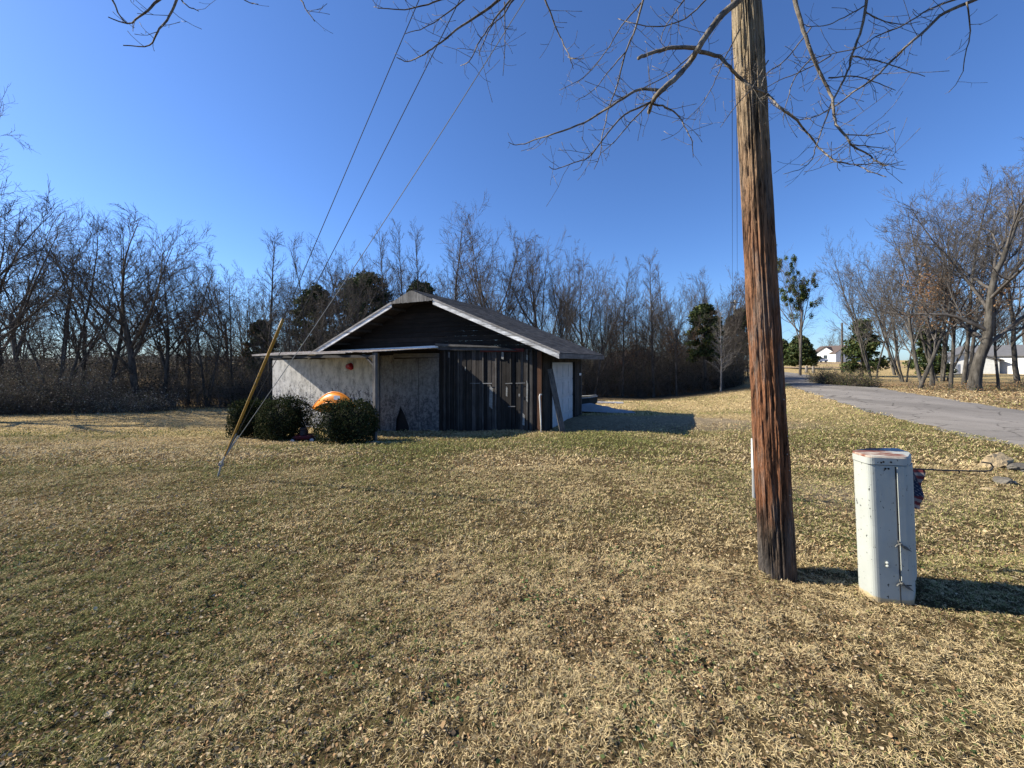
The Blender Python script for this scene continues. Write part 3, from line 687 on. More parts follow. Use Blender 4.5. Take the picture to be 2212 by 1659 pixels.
# undergrowth: tangle along the foot of the woods
def brush(path, depth, hgt, nst, nlf, cols, stemr=.008, lsz=.06, seed=1, gap=None):
    R_ = np.random.default_rng(seed); pth = np.array(path, float); seg = np.linalg.norm(np.diff(pth, axis=0), axis=1); cum = np.concatenate([[0], np.cumsum(seg)])
    def pos(n):
        s = R_.uniform(0, cum[-1], n); x = np.interp(s, cum, pth[:, 0]); y = np.interp(s, cum, pth[:, 1]) + R_.uniform(0, 1, n) ** 1.3 * depth; return x, y, s
    x, y, s = pos(nst); hh = hgt * (.22 + 1.5 * np.clip(vn(x, y * .3, .22, seed + 60) * .6 + vn(x, y * .5, .7, seed + 61) * .5 - .05, 0, 2)); hh = hh * R_.uniform(.35, 1.15, nst)
    p0 = np.stack([x, y, gz(x, y) - .1], 1); d0 = np.stack([R_.normal(size=nst) * .35, R_.normal(size=nst) * .3 - .05, np.ones(nst)], 1)
    P, r = polyl(p0, d0, hh * R_.uniform(.6, 1.2, nst), np.full(nst, stemr) * R_.uniform(.6, 1.8, nst), 5, .16, -.03, .4, R_)
    P1, r1, L1 = kids(P, r, hh, 5, .25, 1, (.4, 1.0), .4, .3, .6, 3, .2, .0, R_, rmin=.005)
    st = cat_t([tubes(P, r, 3), tubes(P1, r1, 3)]); tips = P1.reshape(-1, 3)
    q = tips[R_.integers(0, len(tips), nlf)] + R_.normal(size=(nlf, 3)) * .12
    V_, f1_, f2_, C_ = leaf_at(q, lsz, cols, .2); kq = (.55 + 1.5 * np.clip(vn(q[:, 0], q[:, 1] * .3 + q[:, 2], .45, seed + 90) - .15, 0, 1)); return st, (V_, f1_, f2_, C_ * np.repeat(kq, 4)[:, None])
UC = np.array([[.04, .045, .02], [.075, .065, .045], [.11, .085, .06], [.03, .038, .016], [.055, .042, .03]])
UG = np.array([[.20, .20, .13], [.34, .32, .26], [.45, .42, .36], [.13, .14, .08]])
Us = []; Ul = []
for args in [([(-42, 22), (-30, 23.8), (-20, 25.2), (-10, 27), (-2, 29.5), (6, 30.8), (15, 30.2), (19.5, 33), (24, 42)], 5, 3.6, 6000, 70000, UC, .010, .08, 1),
             ([(-40, 32), (0, 37), (16, 38), (24, 50)], 6, 5.0, 3000, 45000, UC, .014, .13, 2),
             ([(-110, 62), (-30, 70), (25, 72), (48, 95)], 10, 7.5, 3000, 30000, UC * 1.5, .03, .3, 12),
             ([(-14, 30), (-2, 32.5), (6, 33.8), (16, 34), (23, 40)], 7, 6.2, 1700, 6000, UC * 1.3, .014, .09, 14),
             ([(16.6, 31.5), (21, 36), (26, 48)], 3, 4.5, 700, 5000, UC * 1.3, .012, .09, 15),
             ([(-38, 20.4), (-29, 21.0), (-21, 22.6)], 2.2, 3.0, 2200, 34000, UG, .008, .06, 3),
             ([(-19, 25), (-12, 26), (-9, 26.5)], 2.5, 4.0, 700, 9000, UC, .01, .07, 4),
             ([(16, 29.5), (18.5, 31)], 1.5, 1.1, 300, 5000, UC * .8, .008, .06, 5)]:
    a, b = brush(*args[:6], stemr=args[6], lsz=args[7], seed=args[8]); Us.append(a); Ul.append(b)
V, Fq = cat_t(Us); tag(npmesh('undergrowth', V, Fq, M_brush), kind='stuff')
V, Fs, C = join(Ul); tag(npmesh('undergrowth_leaves', V, Fs, M_leaf, C=C), kind='stuff')
a, b = brush([(24.3, 30.2), (23.4, 26.6), (25.2, 26.4)], 2.0, 1.5, 500, 9000, np.array([[.10, .10, .04], [.16, .12, .07], [.06, .08, .03]]), .008, .06, 6)
e = empty('roadside_shrub', (24.5, 27.5, 0), 0, 'tangled olive-brown shrub at the far edge of the road under the leaning tree', 'shrub')
V, Fq = a; V = V - np.array([24.5, 27.5, 0]); npmesh('stems', V, Fq, M_twig, e)
V, Fs, C = join([b]); V = V - np.array([24.5, 27.5, 0]); npmesh('foliage', V, Fs, M_leaf, e, C)
a, b = brush([(24.8, 22.6), (34, 24), (40, 26)], 2.5, .8, 300, 4500, np.array([[.25, .15, .07], [.18, .12, .07], [.08, .10, .04]]), .006, .06, 7)
V, Fq = a; tag(npmesh('grove_undergrowth', V, Fq, M_twig), kind='stuff')
V, Fs, C = join([b]); tag(npmesh('grove_leaves', V, Fs, M_leaf, C=C), kind='stuff')
# leaves carpet on the far verge
n = 26000; x = rng.uniform(16, 42, n); y = rng.uniform(7, 30, n); rx = np.interp(y, RP[:, 1], RP[:, 0]); ok = (x - rx > 2.8); x = x[ok]; y = y[ok]
V, f1, f2, C = leaf_at(np.stack([x, y, gz(x, y) + rng.uniform(0, .05, len(x))], 1), .09, LC, .7)
tag(npmesh('verge_leaves', V, np.concatenate([f1, f2]), M_leaf, C=C), kind='stuff')

# ------------------------------------------------------------------ clipped bushes
def bush(px, d, wpx, ytop, label, dz=1., seed=1, nl=17000):
    x = (px - CX) / F * d; z0 = gzf(x, d); W = wpx / F * d / 2; H = (HY - ytop) / F * d + EYE - z0
    e = empty('clipped_bush', (x, d, z0), 0, label, 'bush', 'clipped bushes in front of the lean-to'); R_ = np.random.default_rng(seed)
    def surf(dirs, q=1.):
        # superellipsoid radius, flattened top, uneven
        a = np.abs(dirs); rad = (a[:, 0] ** 3.2 + a[:, 1] ** 3.2 + a[:, 2] ** 3.2) ** (-1 / 3.2)
        az = np.arctan2(dirs[:, 1], dirs[:, 0]); nn = 1 + .11 * np.sin(az * 3 + seed) + .10 * np.sin(az * 5 + dirs[:, 2] * 4 + seed * 2) + .14 * (vn(dirs[:, 0] * 3 + seed, dirs[:, 2] * 3 + dirs[:, 1] * 2, 1.6, seed) - .5)
        p = dirs * (rad * nn * q)[:, None]; return p * np.array([W * .93, W * .93 * dz, H * .44]) + np.array([0, 0, H * .43])
    dr = unit(R_.normal(size=(nl, 3))); p = surf(dr, 1) ; sh = R_.random(nl) ** 2.2; c0 = np.array([0, 0, H * .5]); p = c0 + (p - c0) * (1 - .4 * sh)[:, None] * R_.uniform(.97, 1.05, nl)[:, None]
    p = p[p[:, 2] > .03]; tops = p[:, 2] > H * .8
    C0 = np.array([[.02, .03, .012], [.03, .042, .016], [.05, .06, .024], [.025, .032, .012], [.09, .08, .04]])
    keep = vn(p[:, 0] * 5 + seed, p[:, 2] * 5 + p[:, 1] * 4, 1.2, seed) + .5 * vn(p[:, 0] * 13, p[:, 2] * 13 + p[:, 1] * 9, 1., seed + 1); kp = (keep > .55) | (R_.random(len(p)) < .35); p = p[kp]; tops = tops[kp]
    A = leaf_at(p, .045, C0, 0., .8)
    # loose upright sprigs above the clipped top
    q = p[tops][:500]; q = q + np.stack([R_.normal(size=len(q)) * .03, R_.normal(size=len(q)) * .03, R_.uniform(.02, .2, len(q)) * R_.random(len(q))], 1); B = leaf_at(q, .06, C0[1:3], 0., 2.)
    V, Fs, C = join([A, B]); npmesh('foliage', V, Fs, M_leaf, e, C)
    t = np.linspace(0, math.pi, 14); u = np.linspace(0, 2 * math.pi, 25)[:-1]; D = np.array([[math.sin(a) * math.cos(b), math.sin(a) * math.sin(b), math.cos(a)] for a in t for b in u])
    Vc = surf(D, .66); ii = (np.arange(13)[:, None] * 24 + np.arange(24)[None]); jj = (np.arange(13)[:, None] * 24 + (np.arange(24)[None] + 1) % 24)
    npmesh('dark_core', Vc, np.stack([ii.ravel(), jj.ravel(), jj.ravel() + 24, ii.ravel() + 24], 1), M_bushcore, e)  # solid near-black core, stands in for the deep shade inside the bush
M_bushcore = paint('bush_core_shade', (.012, .013, .008), .95)
bush(753, 10.6, 124, 862, 'rightmost and largest dark green clipped bush, in front of the orange hull', seed=3)
bush(610, 11.6, 98, 856, 'middle clipped bush, between the yellow guard and the orange hull', seed=5)
bush(529, 12.2, 56, 864, 'smallest clipped bush, at the left behind the yellow guard', seed=8, nl=9000)
bush(568, 12.6, 48, 862, 'narrow clipped bush wedged between the smallest and the middle one', seed=9, nl=7000)

# ------------------------------------------------------------------ shed
shed = empty('wooden_shed', (P0[0], P0[1], 0), -TH, 'weathered dark wooden shed with shingled gable roof, white garage door and plywood lean-to', 'shed')
SL = .4135; APZ = 4.04; HWD = 5.32; RL = 5.6
rr = random.Random(5)
def rz_(u, off=0): return APZ - SL * abs(u) + off
# shingle rows: stepped strips on each slope
def roof_side(sgn):
    m = MB(); nrow = 42; th = .012
    for k in range(nrow):
        ua, ub = HWD * (k / nrow), HWD * ((k + 1) / nrow) + .01
        za, zb = rz_(ua) + .0, rz_(ub) + .0
        # tabs across the row
        v = -.03 + rr.uniform(-.01, .01); v1e = RL
        while v < v1e:
            wv = rr.uniform(.28, .36); v2 = min(v + wv, v1e); g_ = rr.uniform(.035, .085); cc = (g_ * 1.02, g_ * .98, g_ * .95); j = rr.uniform(0, .006)
            V = [(sgn * ua, v, za + .004), (sgn * ub, v, zb + th + j), (sgn * ub, v2 - .004, zb + th + j), (sgn * ua, v2 - .004, za + .004), (sgn * ub, v, zb - .004), (sgn * ub, v2 - .004, zb - .004)]
            m.add(V, [(0, 1, 2, 3), (1, 4, 5, 2)], cc); v = v2
    m.build('roof_shingles', M_shing, shed, recalc=False)
    d = MB(); n_ = (SL, 0, 1)
    d.prism([(0, APZ - .01), (sgn * HWD, rz_(HWD) - .01), (sgn * HWD, rz_(HWD) - .10), (0, APZ - .10)], 'y', 0, RL, (.03, .025, .02)); d.build('roof_deck', M_wx, shed)
roof_side(1); roof_side(-1)
# ridge cap
m = MB(); v = -.03
while v < RL: m.add([(-.14, v, APZ - .04), (0, v, APZ + .03), (.14, v, APZ - .04), (-.14, v + .27, APZ - .05), (0, v + .27, APZ + .02), (.14, v + .27, APZ - .05)], [(0, 1, 4, 3), (1, 2, 5, 4)], (.06, .058, .055)); v += .25
m.build('ridge_cap', M_shing, shed, recalc=False)
# rake trim, two tiers, peeling white, front and back
for sgn in (-1, 1):
    m = MB(); a = .9
    m.prism([(sgn * a, rz_(a) - .02), (sgn * (HWD + .01), rz_(HWD) - .02), (sgn * (HWD + .01), rz_(HWD) - .17), (sgn * a, rz_(a) - .17)], 'y', -.035, -.003, (.72, .71, .69))
    m.prism([(sgn * a, rz_(a) + .03), (sgn * (HWD + .03), rz_(HWD) + .03), (sgn * (HWD + .03), rz_(HWD) - .035), (sgn * a, rz_(a) - .035)], 'y', -.055, -.036, (.30, .28, .26))
    m.build('rake_board', M_rake, shed)
    m = MB(); m.prism([(0, APZ - .02), (sgn * HWD, rz_(HWD) - .02), (sgn * HWD, rz_(HWD) - .17), (0, APZ - .17)], 'y', RL + .003, RL + .03, (.4, .38, .36)); m.build('rake_board', M_rake, shed)
    m = MB(); x0, x1 = (HWD + .002, HWD + .03) if sgn > 0 else (-HWD - .03, -HWD - .002)
    for j in range(3): m.box(x0, x1, j * RL / 3 - (.0 if j else .03), (j + 1) * RL / 3 - .004, rz_(HWD) - .17 + rr.uniform(-.006, .006), rz_(HWD) - .015, (.13, .12, .11))
    m.build('eave_fascia', M_fascia, shed)
# boarded triangle closing the peak
m = MB(); zb = rz_(.9) - .05; u = -.9
while u < .9:
    wv = .105; u2 = min(u + wv, .9); g_ = rr.uniform(.13, .24)
    m.prism([(u, zb + rr.uniform(-.01, .01)), (u2 - .007, zb), (u2 - .007, rz_(u2) - .0), (u, rz_(u) - .0)] if abs(u2) > abs(u) or u < 0 else [(u, zb), (u2, zb), (u2, rz_(u2)), (u, rz_(u))], 'y', -.06, -.038, (g_, g_ * .95, g_ * .88)); u = u2
m.build('peak_boards', M_wz, shed)
# soffit lookouts (rafters) under the front overhang
m = MB()
for s in (-1, 1):
    for q in np.linspace(.4, HWD - .3, 9): m.box(s * q - .02, s * q + .02, .0, .79, rz_(q) - .2, rz_(q) - .115, (.05, .045, .04))
m.build('lookouts', M_wx, shed)
# gable wall in horizontal lap boards
m = MB(); z = 1.95; k = 0
while z < 3.9:
    hz = .17; hw = (APZ - .11 - (z + hz)) / SL; hw0 = min((APZ - .11 - z) / SL, 4.5); hw = max(min(hw, 4.5), .02)
    g_ = rr.uniform(.008, .022); off = rr.uniform(0, .012)
    m.add([(-hw0, .775 - off, z), (hw0, .775 - off, z), (hw, .792, z + hz), (-hw, .792, z + hz), (-hw0, .81, z), (hw0, .81, z), (hw, .81, z + hz), (-hw, .81, z + hz)],
          [(0, 1, 2, 3), (4, 7, 6, 5), (0, 4, 5, 1), (3, 2, 6, 7), (0, 3, 7, 4), (1, 5, 6, 2)], (g_ * 1.15, g_ * .9, g_ * .75)); z += hz + .004
m.build('gable_boards', M_wx, shed)
# vertical plank front
m = MB(); u = .6
while u < 4.48:
    wv = rr.uniform(.10, .2); u2 = min(u + wv, 4.5); g_ = rr.choice([.018, .03, .045, .06, .028, .02]) * rr.uniform(.8, 1.2); cc = (g_ * 1.1, g_ * .95, g_ * .85)
    if rr.random() < .06: cc = (.08, .035, .02)
    off = rr.uniform(0, .022); t = rr.uniform(-.008, .008)
    m.prism([(u, -1.1 + rr.uniform(0, .03)), (u2 - .012, -1.1), (u2 - .012 + t, 1.99), (u + t, 1.99)], 'y', .755 - off, .80, cc)
    if rr.random() < .4: m.prism([(u2 - .03, -1.05), (u2 + .015, -1.05), (u2 + .015 + t, 1.97), (u2 - .03 + t, 1.97)], 'y', .715 - off, .732, (g_ * 1.9, g_ * 1.75, g_ * 1.6))
    u = u2
m.box(4.36, 4.5, .70, .752, -1.1, 1.9, (.10, .05, .028)); m.box(4.1, 4.2, .705, .752, -1.1, 1.88, (.08, .076, .072))
m.build('plank_wall', M_wz, shed)
m = MB(); m.box(.6, 4.5, .81, .83, -1.2, 2.0, (.01, .01, .01)); m.build('plank_backing', M_dark, shed)  # near-black sheet behind the plank gaps
# header boards over the planks
m = MB(); m.prism([(.62, 1.99), (3.7, 1.93), (3.35, 2.02), (.62, 2.12)], 'y', .60, .70, (.075, .07, .066)); m.prism([(.56, 2.13), (3.3, 2.03), (3.0, 2.08), (.56, 2.22)], 'y', .55, .74, (.10, .095, .09)); m.box(2.3, 3.9, .70, .752, 1.90, 2.0, (.12, .03, .03)); m.build('header_boards', M_wx, shed)
# paper scraps, nailed strips and paint marks on the planks
for u, z, a, b in [(1.05, 1.82, .035, .11), (3.15, 1.78, .045, .13), (4.02, 1.72, .035, .09), (2.72, .42, .07, .40), (3.3, .62, .03, .17), (3.75, .52, .03, .05), (1.72, 1.35, .02, .07), (4.02, .65, .03, .35), (3.9, -.25, .04, .2)]:
    g_ = rr.uniform(.15, .3); m = MB(); m.prism([(u - a, z - b * .8), (u + a * .8, z - b), (u + a, z + b * .7), (u - a * .7, z + b)], 'y', .686, .690, (g_, g_, g_ * .95)); m.build('nailed_scrap', M_wx, shed)
for u0, u1, z, g_ in [(1.9, 2.3, .83, .2), (2.4, 2.75, .84, .28), (3.25, 3.5, .86, .22), (3.62, 3.95, .88, .25), (3.35, 3.6, .12, .15)]: m = MB(); m.prism([(u0, z), (u1, z + .015), (u1, z + .04), (u0, z + .025)], 'y', .690, .697, (g_, g_, g_)); m.build('nailed_strip', M_wx, shed)
# door-side wall with opening v 1.63..4.14, z<1.55
m = MB()
def vb(v0, v1, z0, z1):
    v = v0
    while v < v1 - .01:
        v2 = min(v + rr.uniform(.12, .2), v1); g_ = rr.uniform(.018, .05); m.box(4.455, 4.50 + rr.uniform(0, .012), v, v2 - .006, z0, z1, (g_, g_ * .92, g_ * .85)); v = v2
vb(.81, 1.6, -1.2, 2.06); vb(4.17, 5.1, -1.2, 2.06); vb(1.6, 4.17, 1.56, 2.06)
m.box(4.50, 4.535, 4.17, 4.27, -1.1, 1.6, (.035, .032, .03)); m.box(4.50, 4.535, 1.52, 1.6, -1.1, 1.6, (.04, .036, .033))
m.box(4.42, 4.52, 5.10, 5.16, -1.2, 2.06, (.09, .085, .08))
m.build('side_wall', M_wz, shed)
m = MB(); m.box(-4.5, 4.45, 5.1, 5.14, -1.4, 2.05, (.05, .045, .04)); m.box(-4.5, -4.46, .81, 5.1, -1.4, 2.05, (.05, .045, .04)); m.build('back_walls', M_wz, shed)
gd = MB(); rows = 4; z0 = -.95; z1 = 1.555; gd.box(4.385, 4.42, 1.6, 4.17, z0, z1)
for i in range(rows):
    a = z0 + (z1 - z0) * i / rows; b = z0 + (z1 - z0) * (i + 1) / rows
    gd.box(4.42, 4.436, 1.605, 4.165, a + .014, b - .014)
    for j in range(4):
        c0 = 1.605 + 2.56 * j / 4 + .06; c1 = 1.605 + 2.56 * (j + 1) / 4 - .06; gd.box(4.436, 4.452, c0, c1, a + .09, b - .09)
gdo = gd.build('garage_door', M_gdoor, shed, bevel=.004)
MB().tube([(4.48, 2.25, .12), (4.48, 2.42, .12)], .018, 8).box(4.452, 4.48, 2.3, 2.36, .09, .15).build('door_handle', M_black, gdo)
# number plate on the corner post: a blank pale plate too weathered to read
MB().box(4.537, 4.547, 4.72, 4.98, 1.02, 1.11).build('house_number_plate', M_white, shed)
# lean-to: plywood wall in the plane of the shed front, shaded by a deep sheet-metal awning
def lw(name, u0, u1, zt0, zt1, m_, v=.79, th=.02, zb0=-1.75):
    m = MB(); m.prism([(u0, zb0), (u1, zb0), (u1, zt1), (u0, zt0)], 'y', v, v + th); return m.build(name, m_, shed)
ztop = lambda u: 1.63 + (u + 8.9) / 9.5 * .28
us_ = np.linspace(-8.9, -2.36, 6)
for k_, (a, b) in enumerate(zip(us_[:-1], us_[1:])): lw('lean_to_panel', a + .003, b - .003, ztop(a), ztop(b), M_osbw, .79 - .004 * (k_ % 2))
lw('lean_to_panel', -2.26, -1.56, ztop(-2.2) - .02, ztop(-1.6) - .02, M_osb)
MB().prism([(-8.9, ztop(-8.9) + .002), (.6, ztop(.6) + .002), (.6, 2.0), (-8.9, 1.86)], 'y', .81, .84).build('shade_strip', M_dark, shed)  # near-black strip painting the awning's shade above the wall panels
MB().prism([(-1.53, -1.6), (-1.47, -1.05), (-1.42, -.6), (-1.22, -.10), (-1.05, -.35), (-.82, -.8), (-.7, -1.6), (.56, -1.6), (.56, 1.72), (-1.53, 1.68)], 'y', .77, .795).build('hatch_door', M_osb, shed)
MB().box(-1.6, .3, .83, .85, -1.6, 1.8).build('interior_shade', M_dark, shed)  # near-black sheet standing for the unlit interior behind the broken corner
MB().box(-2.355, -2.265, .74, .785, -1.6, 1.90, (.16, .155, .15)).build('wall_batten', M_wz, shed)
MB().box(.58, .68, -2.36, -2.27, -.75, 1.84, (.13, .12, .11)).build('awning_post', M_wz, shed)
MB().prism([(.57, 1.45), (.57, 1.52), (.22, 1.80), (.15, 1.80)], 'y', -2.34, -2.29, (.11, .10, .09)).build('post_brace', M_wz, shed)
MB().box(-4.9, .6, -2.36, -2.30, 1.70, 1.775, (.06, .055, .05)).build('awning_beam', M_wx, shed)
MB().box(-1.55, .58, .75, .785, 1.73, 1.88, (.17, .165, .16)).build('door_frame', M_wx, shed)
MB().box(-.37, -.355, .764, .769, -1.2, 1.71, (.09, .085, .08)).build('door_seam', M_wz, shed)
MB().prism([(.82, -1.8), (3.98, -1.8), (3.98, 2.1), (.82, 1.8)], 'x', -8.9, -8.88).build('lean_to_side', M_osb, shed)
MB().box(-8.88, -4.5, 3.96, 3.98, -1.8, 1.95).build('lean_to_back', M_osb, shed)
m = MB(); n_ = 26; Vt = []; Fc = []
uf = np.linspace(-5.0, .62, n_); uw = np.linspace(-8.75, .66, n_)
for i in range(n_):
    q = i / (n_ - 1); fz = 1.80 + q * .06 + rr.uniform(-.012, .012); fv = -2.40 + rr.uniform(-.03, .03); bz = 1.97 + .10 * q
    for du, dz in ((0, 0), (0, .015)): Vt += [(uf[i], fv, fz + dz), (uw[i], .77, bz + dz)]
for i in range(n_ - 1):
    a = i * 4; b = a + 4; Fc += [(a, b, b + 1, a + 1), (a + 2, a + 3, b + 3, b + 2), (a, a + 2, b + 2, b), (a + 1, b + 1, b + 3, a + 3)]
Fc += [(0, 1, 3, 2), ((n_ - 1) * 4, (n_ - 1) * 4 + 2, (n_ - 1) * 4 + 3, (n_ - 1) * 4 + 1)]
m.add(Vt, Fc); m.build('awning_sheet', M_rusty, shed)
MB().prism([(-8.75, 1.96), (-4.5, 2.02), (-4.5, 2.06), (-8.75, 2.0)], 'y', .78, 4.0).build('lean_to_roof', M_rusty, shed)
MB().prism([(-4.9, 1.775), (-.4, 1.825), (-.4, 1.858), (-4.9, 1.81)], 'y', -2.46, -2.435, (.34, .31, .28)).build('awning_fascia', M_wx, shed)
MB().prism([(-5.7, 1.97), (.66, 2.04), (.66, 2.15), (-5.7, 2.02)], 'y', .60, .69).build('white_flashing', M_white, shed)
# red mask-like shape hung on the lean-to wall
x, y = sw(-3.87, .70); e = empty('red_wall_ornament', (x, y, 1.37), -TH, 'dark red rounded ornament with pale lip hung on the white lean-to wall', 'ornament')
m = MB(); Po = [(-.20, .02), (-.17, .09), (-.12, .12), (-.07, .05), (.0, .15), (.07, .17), (.16, .12), (.20, .0), (.19, -.09), (.08, -.14), (-.04, -.10), (-.17, -.07)]
n_ = len(Po); Vt = [(p[0], 0.07, p[1]) for p in Po] + [(p[0] * .9, .0, p[1] * .9) for p in Po] + [(p[0] * .5 + .02, -.06, p[1] * .5 + .02) for p in Po]
m.add(Vt, [(i, (i + 1) % n_, (i + 1) % n_ + n_, i + n_) for i in range(n_)] + [(i + n_, (i + 1) % n_ + n_, (i + 1) % n_ + 2 * n_, i + 2 * n_) for i in range(n_)] + [tuple(range(2 * n_, 3 * n_)), tuple(range(n_ - 1, -1, -1))]); m.build('shell', M_red, e, smooth=False, bevel=.01)
MB().tube([(-.16, .02, -.085), (-.2, -.02, -.1), (-.22, -.03, -.14), (-.1, -.05, -.15), (0, -.05, -.12)], [.008, .013, .014, .015, .008], 8).tube([(-.19, 0, -.12), (-.09, -.03, -.11)], .007, 6).build('lip', M_white, e, smooth=True)
# plank leaning by the garage door, pvc pipe at the corner
def ray(px, py, d): return ((px - CX) / F * d, d, EYE - (py - HY) / F * d)
a = Vector(ray(1188, 797, 12.25)); x, y = sw(4.86, .95); b = Vector((ray(1216, 931, 11.9)[0], 11.9, 0)); b.z = gzf(b.x, b.y) - .02
e = empty('leaning_plank', b, 0, 'grey weathered plank leaning across the white garage door', 'plank')
dv = (a - b); q = dv.to_track_quat('Z', 'Y').to_matrix().to_4x4(); m = MB(); m.box(-.09, .09, -.018, .018, 0, dv.length, (.10, .095, .09), q @ Matrix.Rotation(R(150), 4, 'Z')); m.build('board', M_wz, e, bevel=.004)
x, y, _ = ray(1169, 930, 11.75); z = gzf(x, y)
e = empty('drain_pipe', (x, y, z), 0, 'thin white pipe with bent top standing at the shed corner', 'pipe'); MB().tube([(0, 0, -.1), (-.01, 0, .4), (-.035, .0, .9), (-.05, .0, 1.1), (-.03, .03, 1.16), (.02, .06, 1.16)], .022, 10).build('pipe', M_pvc, e, smooth=True)

# orange hull behind the bush
x, y, z = ray(722, 880, 12.1)
e = empty('orange_kayak', (x, y, gzf(x, y)), R(-16), 'orange plastic kayak hull propped on its side behind the rightmost bush', 'kayak'); zc = -gzf(x, y)
m = MB(); n_ = 22; kk = 9; Vt = []
for i in range(n_):
    t = -1 + 2 * i / (n_ - 1); w_ = (1 - abs(t) ** 2.4); cx_ = t * .80; top = .54 - (.52 * abs(t) ** 1.8 if t < 0 else .40 * t ** 2.2)
    for j in range(kk):
        a = math.pi * j / (kk - 1); rr_ = .30 * w_ + .01
        Vt.append((cx_, -.02 - math.sin(a) * rr_ * .55, top - rr_ * (1 - math.cos(a)) * .95))
Vt = [(p[0], p[1], p[2] + .88) for p in Vt]
m.add(Vt, [(i * kk + j, i * kk + j + 1, (i + 1) * kk + j + 1, (i + 1) * kk + j) for i in range(n_ - 1) for j in range(kk - 1)])
o = m.build('hull', M_orange, e, smooth=True); so_ = o.modifiers.new('s', 'SOLIDIFY'); so_.thickness = .015
rim = [Vt[i * kk] for i in range(n_)]; MB().tube([(p[0], p[1] - .01, p[2] + .01) for p in rim], .024, 8).build('rim', M_orange, e, smooth=True)
mid = [Vt[i * kk + 4] for i in range(2, n_ - 2)]; MB().tube([(p[0], p[1] - .005, p[2]) for p in mid], .014, 8).build('strake', M_orange, e, smooth=True)
p = Vt[14 * kk + 2]; MB().prism([(p[0] - .12, p[2] - .08), (p[0] + .1, p[2] - .09), (p[0] + .1, p[2] + .03), (p[0] - .12, p[2] + .04)], 'y', p[1] - .06, p[1] - .052).build('white_decal', M_white, e)
MB().tube([(.60, -.03, 1.16), (.66, -.05, 1.28), (.79, -.05, 1.28), (.76, -.05, 1.08)], .015, 6).build('carry_handle', paint('navy_cord', (.02, .03, .07), .7), e, smooth=True)
# push mower in the gap between bushes
x, y, z = ray(657, 944, 11.25); e = empty('push_mower', (x, y, gzf(x, y)), R(15), 'dark red push mower with one pale wheel showing between the bushes', 'mower')
m = MB(); m.box(-.24, .26, -.22, .22, .09, .2); m.build('deck', paint('dark_red_metal', (.09, .008, .012), .5), e, bevel=.03)
m = MB(); m.tube([(0, 0, .2), (0, 0, .34)], [.12, .1], 14).box(-.1, .05, -.06, .1, .34, .4); m.build('engine', M_black, e, bevel=.01)
for sx in (-.24, .26):
    for sy in (-.25, .25):
        wn = MB().tube([(sx, sy - .02, .08), (sx, sy + .02, .08)], .082, 18).build('wheel', M_tyre, e); MB().tube([(sx, sy - .026, .08), (sx, sy + .026, .08)], .052, 14).build('hub', M_white, wn)
m = MB()
for sy in (-.18, .18): m.tube([(.22, sy, .2), (.42, sy, .5), (.62, sy, .85)], .011, 8)
m.tube([(.62, -.18, .85), (.62, .18, .85)], .011, 8); m.build('handle', M_black, e, smooth=True)
# pale stick by the bush
x, y, z = ray(815, 951, 10.4); e = MB().tube([(x - .3, y, gzf(x, y) + .03), (x, y - .05, gzf(x, y) + .045), (x + .35, y - .12, gzf(x + .3, y) + .03)], [.012, .014, .008], 6).build('fallen_stick', M_pvc); tag(e, 'pale bare stick lying on the grass right of the largest bush', 'stick')

# boat, tarp and boards behind the shed
x, y = 3.0, 18.3; e = empty('jon_boat', (x, y, gzf(x, y)), R(-6), 'dark boat with upswept bow poking out behind the shed corner', 'boat')
m = MB(); secs = [(-2.6, .62, .0, .52), (-1.0, .66, .0, .54), (.0, .6, .02, .56), (.6, .45, .12, .60), (.98, .25, .36, .66)]; Vt = []
for sx, hw_, zb_, zt_ in secs: Vt += [(sx, -hw_, zt_), (sx, -hw_ * .75, zb_), (sx, hw_ * .75, zb_), (sx, hw_, zt_)]
m.add(Vt, [(i * 4 + j, i * 4 + j + 1, i * 4 + j + 5, i * 4 + j + 4) for i in range(4) for j in range(3)] + [(0, 1, 2, 3), (16, 19, 18, 17)]); ho = m.build('hull', paint('boat_dark_green', (.028, .03, .028), .55), e)
sm = ho.modifiers.new('s', 'SOLIDIFY'); sm.thickness = .02
for s in (-1, 1): MB().tube([(sx, s * hw_, zt_) for sx, hw_, _, zt_ in secs], .025, 6).build('gunwale', M_galv, e, smooth=True)
x, y = 3.95, 17.0; e = empty('tarp', (x, y, gzf(x, y)), R(-10), 'blue-grey tarp heaped on the ground right of the shed corner', 'tarp'); n_ = 26
gxx, gyy = np.meshgrid(np.linspace(-1.3, 1.3, n_), np.linspace(-.6, .6, n_)); hh = .30 * np.exp(-((gxx + .5) / .9) ** 2 - (gyy / .42) ** 2) + .07 * vn(gxx + 5, gyy + 5, 4, 3) * (1 - (gyy / .62) ** 2) + .01
V = np.stack([gxx.ravel() * (1 + .06 * np.sin(gyy.ravel() * 9)), gyy.ravel() * (1.05 - .35 * np.abs(gxx.ravel()) / 1.3), hh.ravel()], 1); ii = (np.arange(n_ - 1)[:, None] * n_ + np.arange(n_ - 1)[None]).ravel()
npmesh('sheet', V, np.stack([ii, ii + 1, ii + 1 + n_, ii + n_], 1), M_tarp, e, smooth=True)
for px, py, d, ln, m_, lb in [(1312, 865, 21.3, 1.7, M_white, 'long white board lying on the grass beyond the tarp'), (1290, 858 , 23, .9, M_bark, 'short dark board lying behind the long white one')]:
    x, y, _ = ray(px, py, d); z = gzf(x, y); e = MB().box(-ln / 2, ln / 2, -.1, .1, .02, .1).build('loose_board', m_, bevel=.005); e.location = (x, y, z); e.rotation_euler = (0, 0, R(-6)); tag(e, lb, 'board', 'boards on the grass behind the shed')

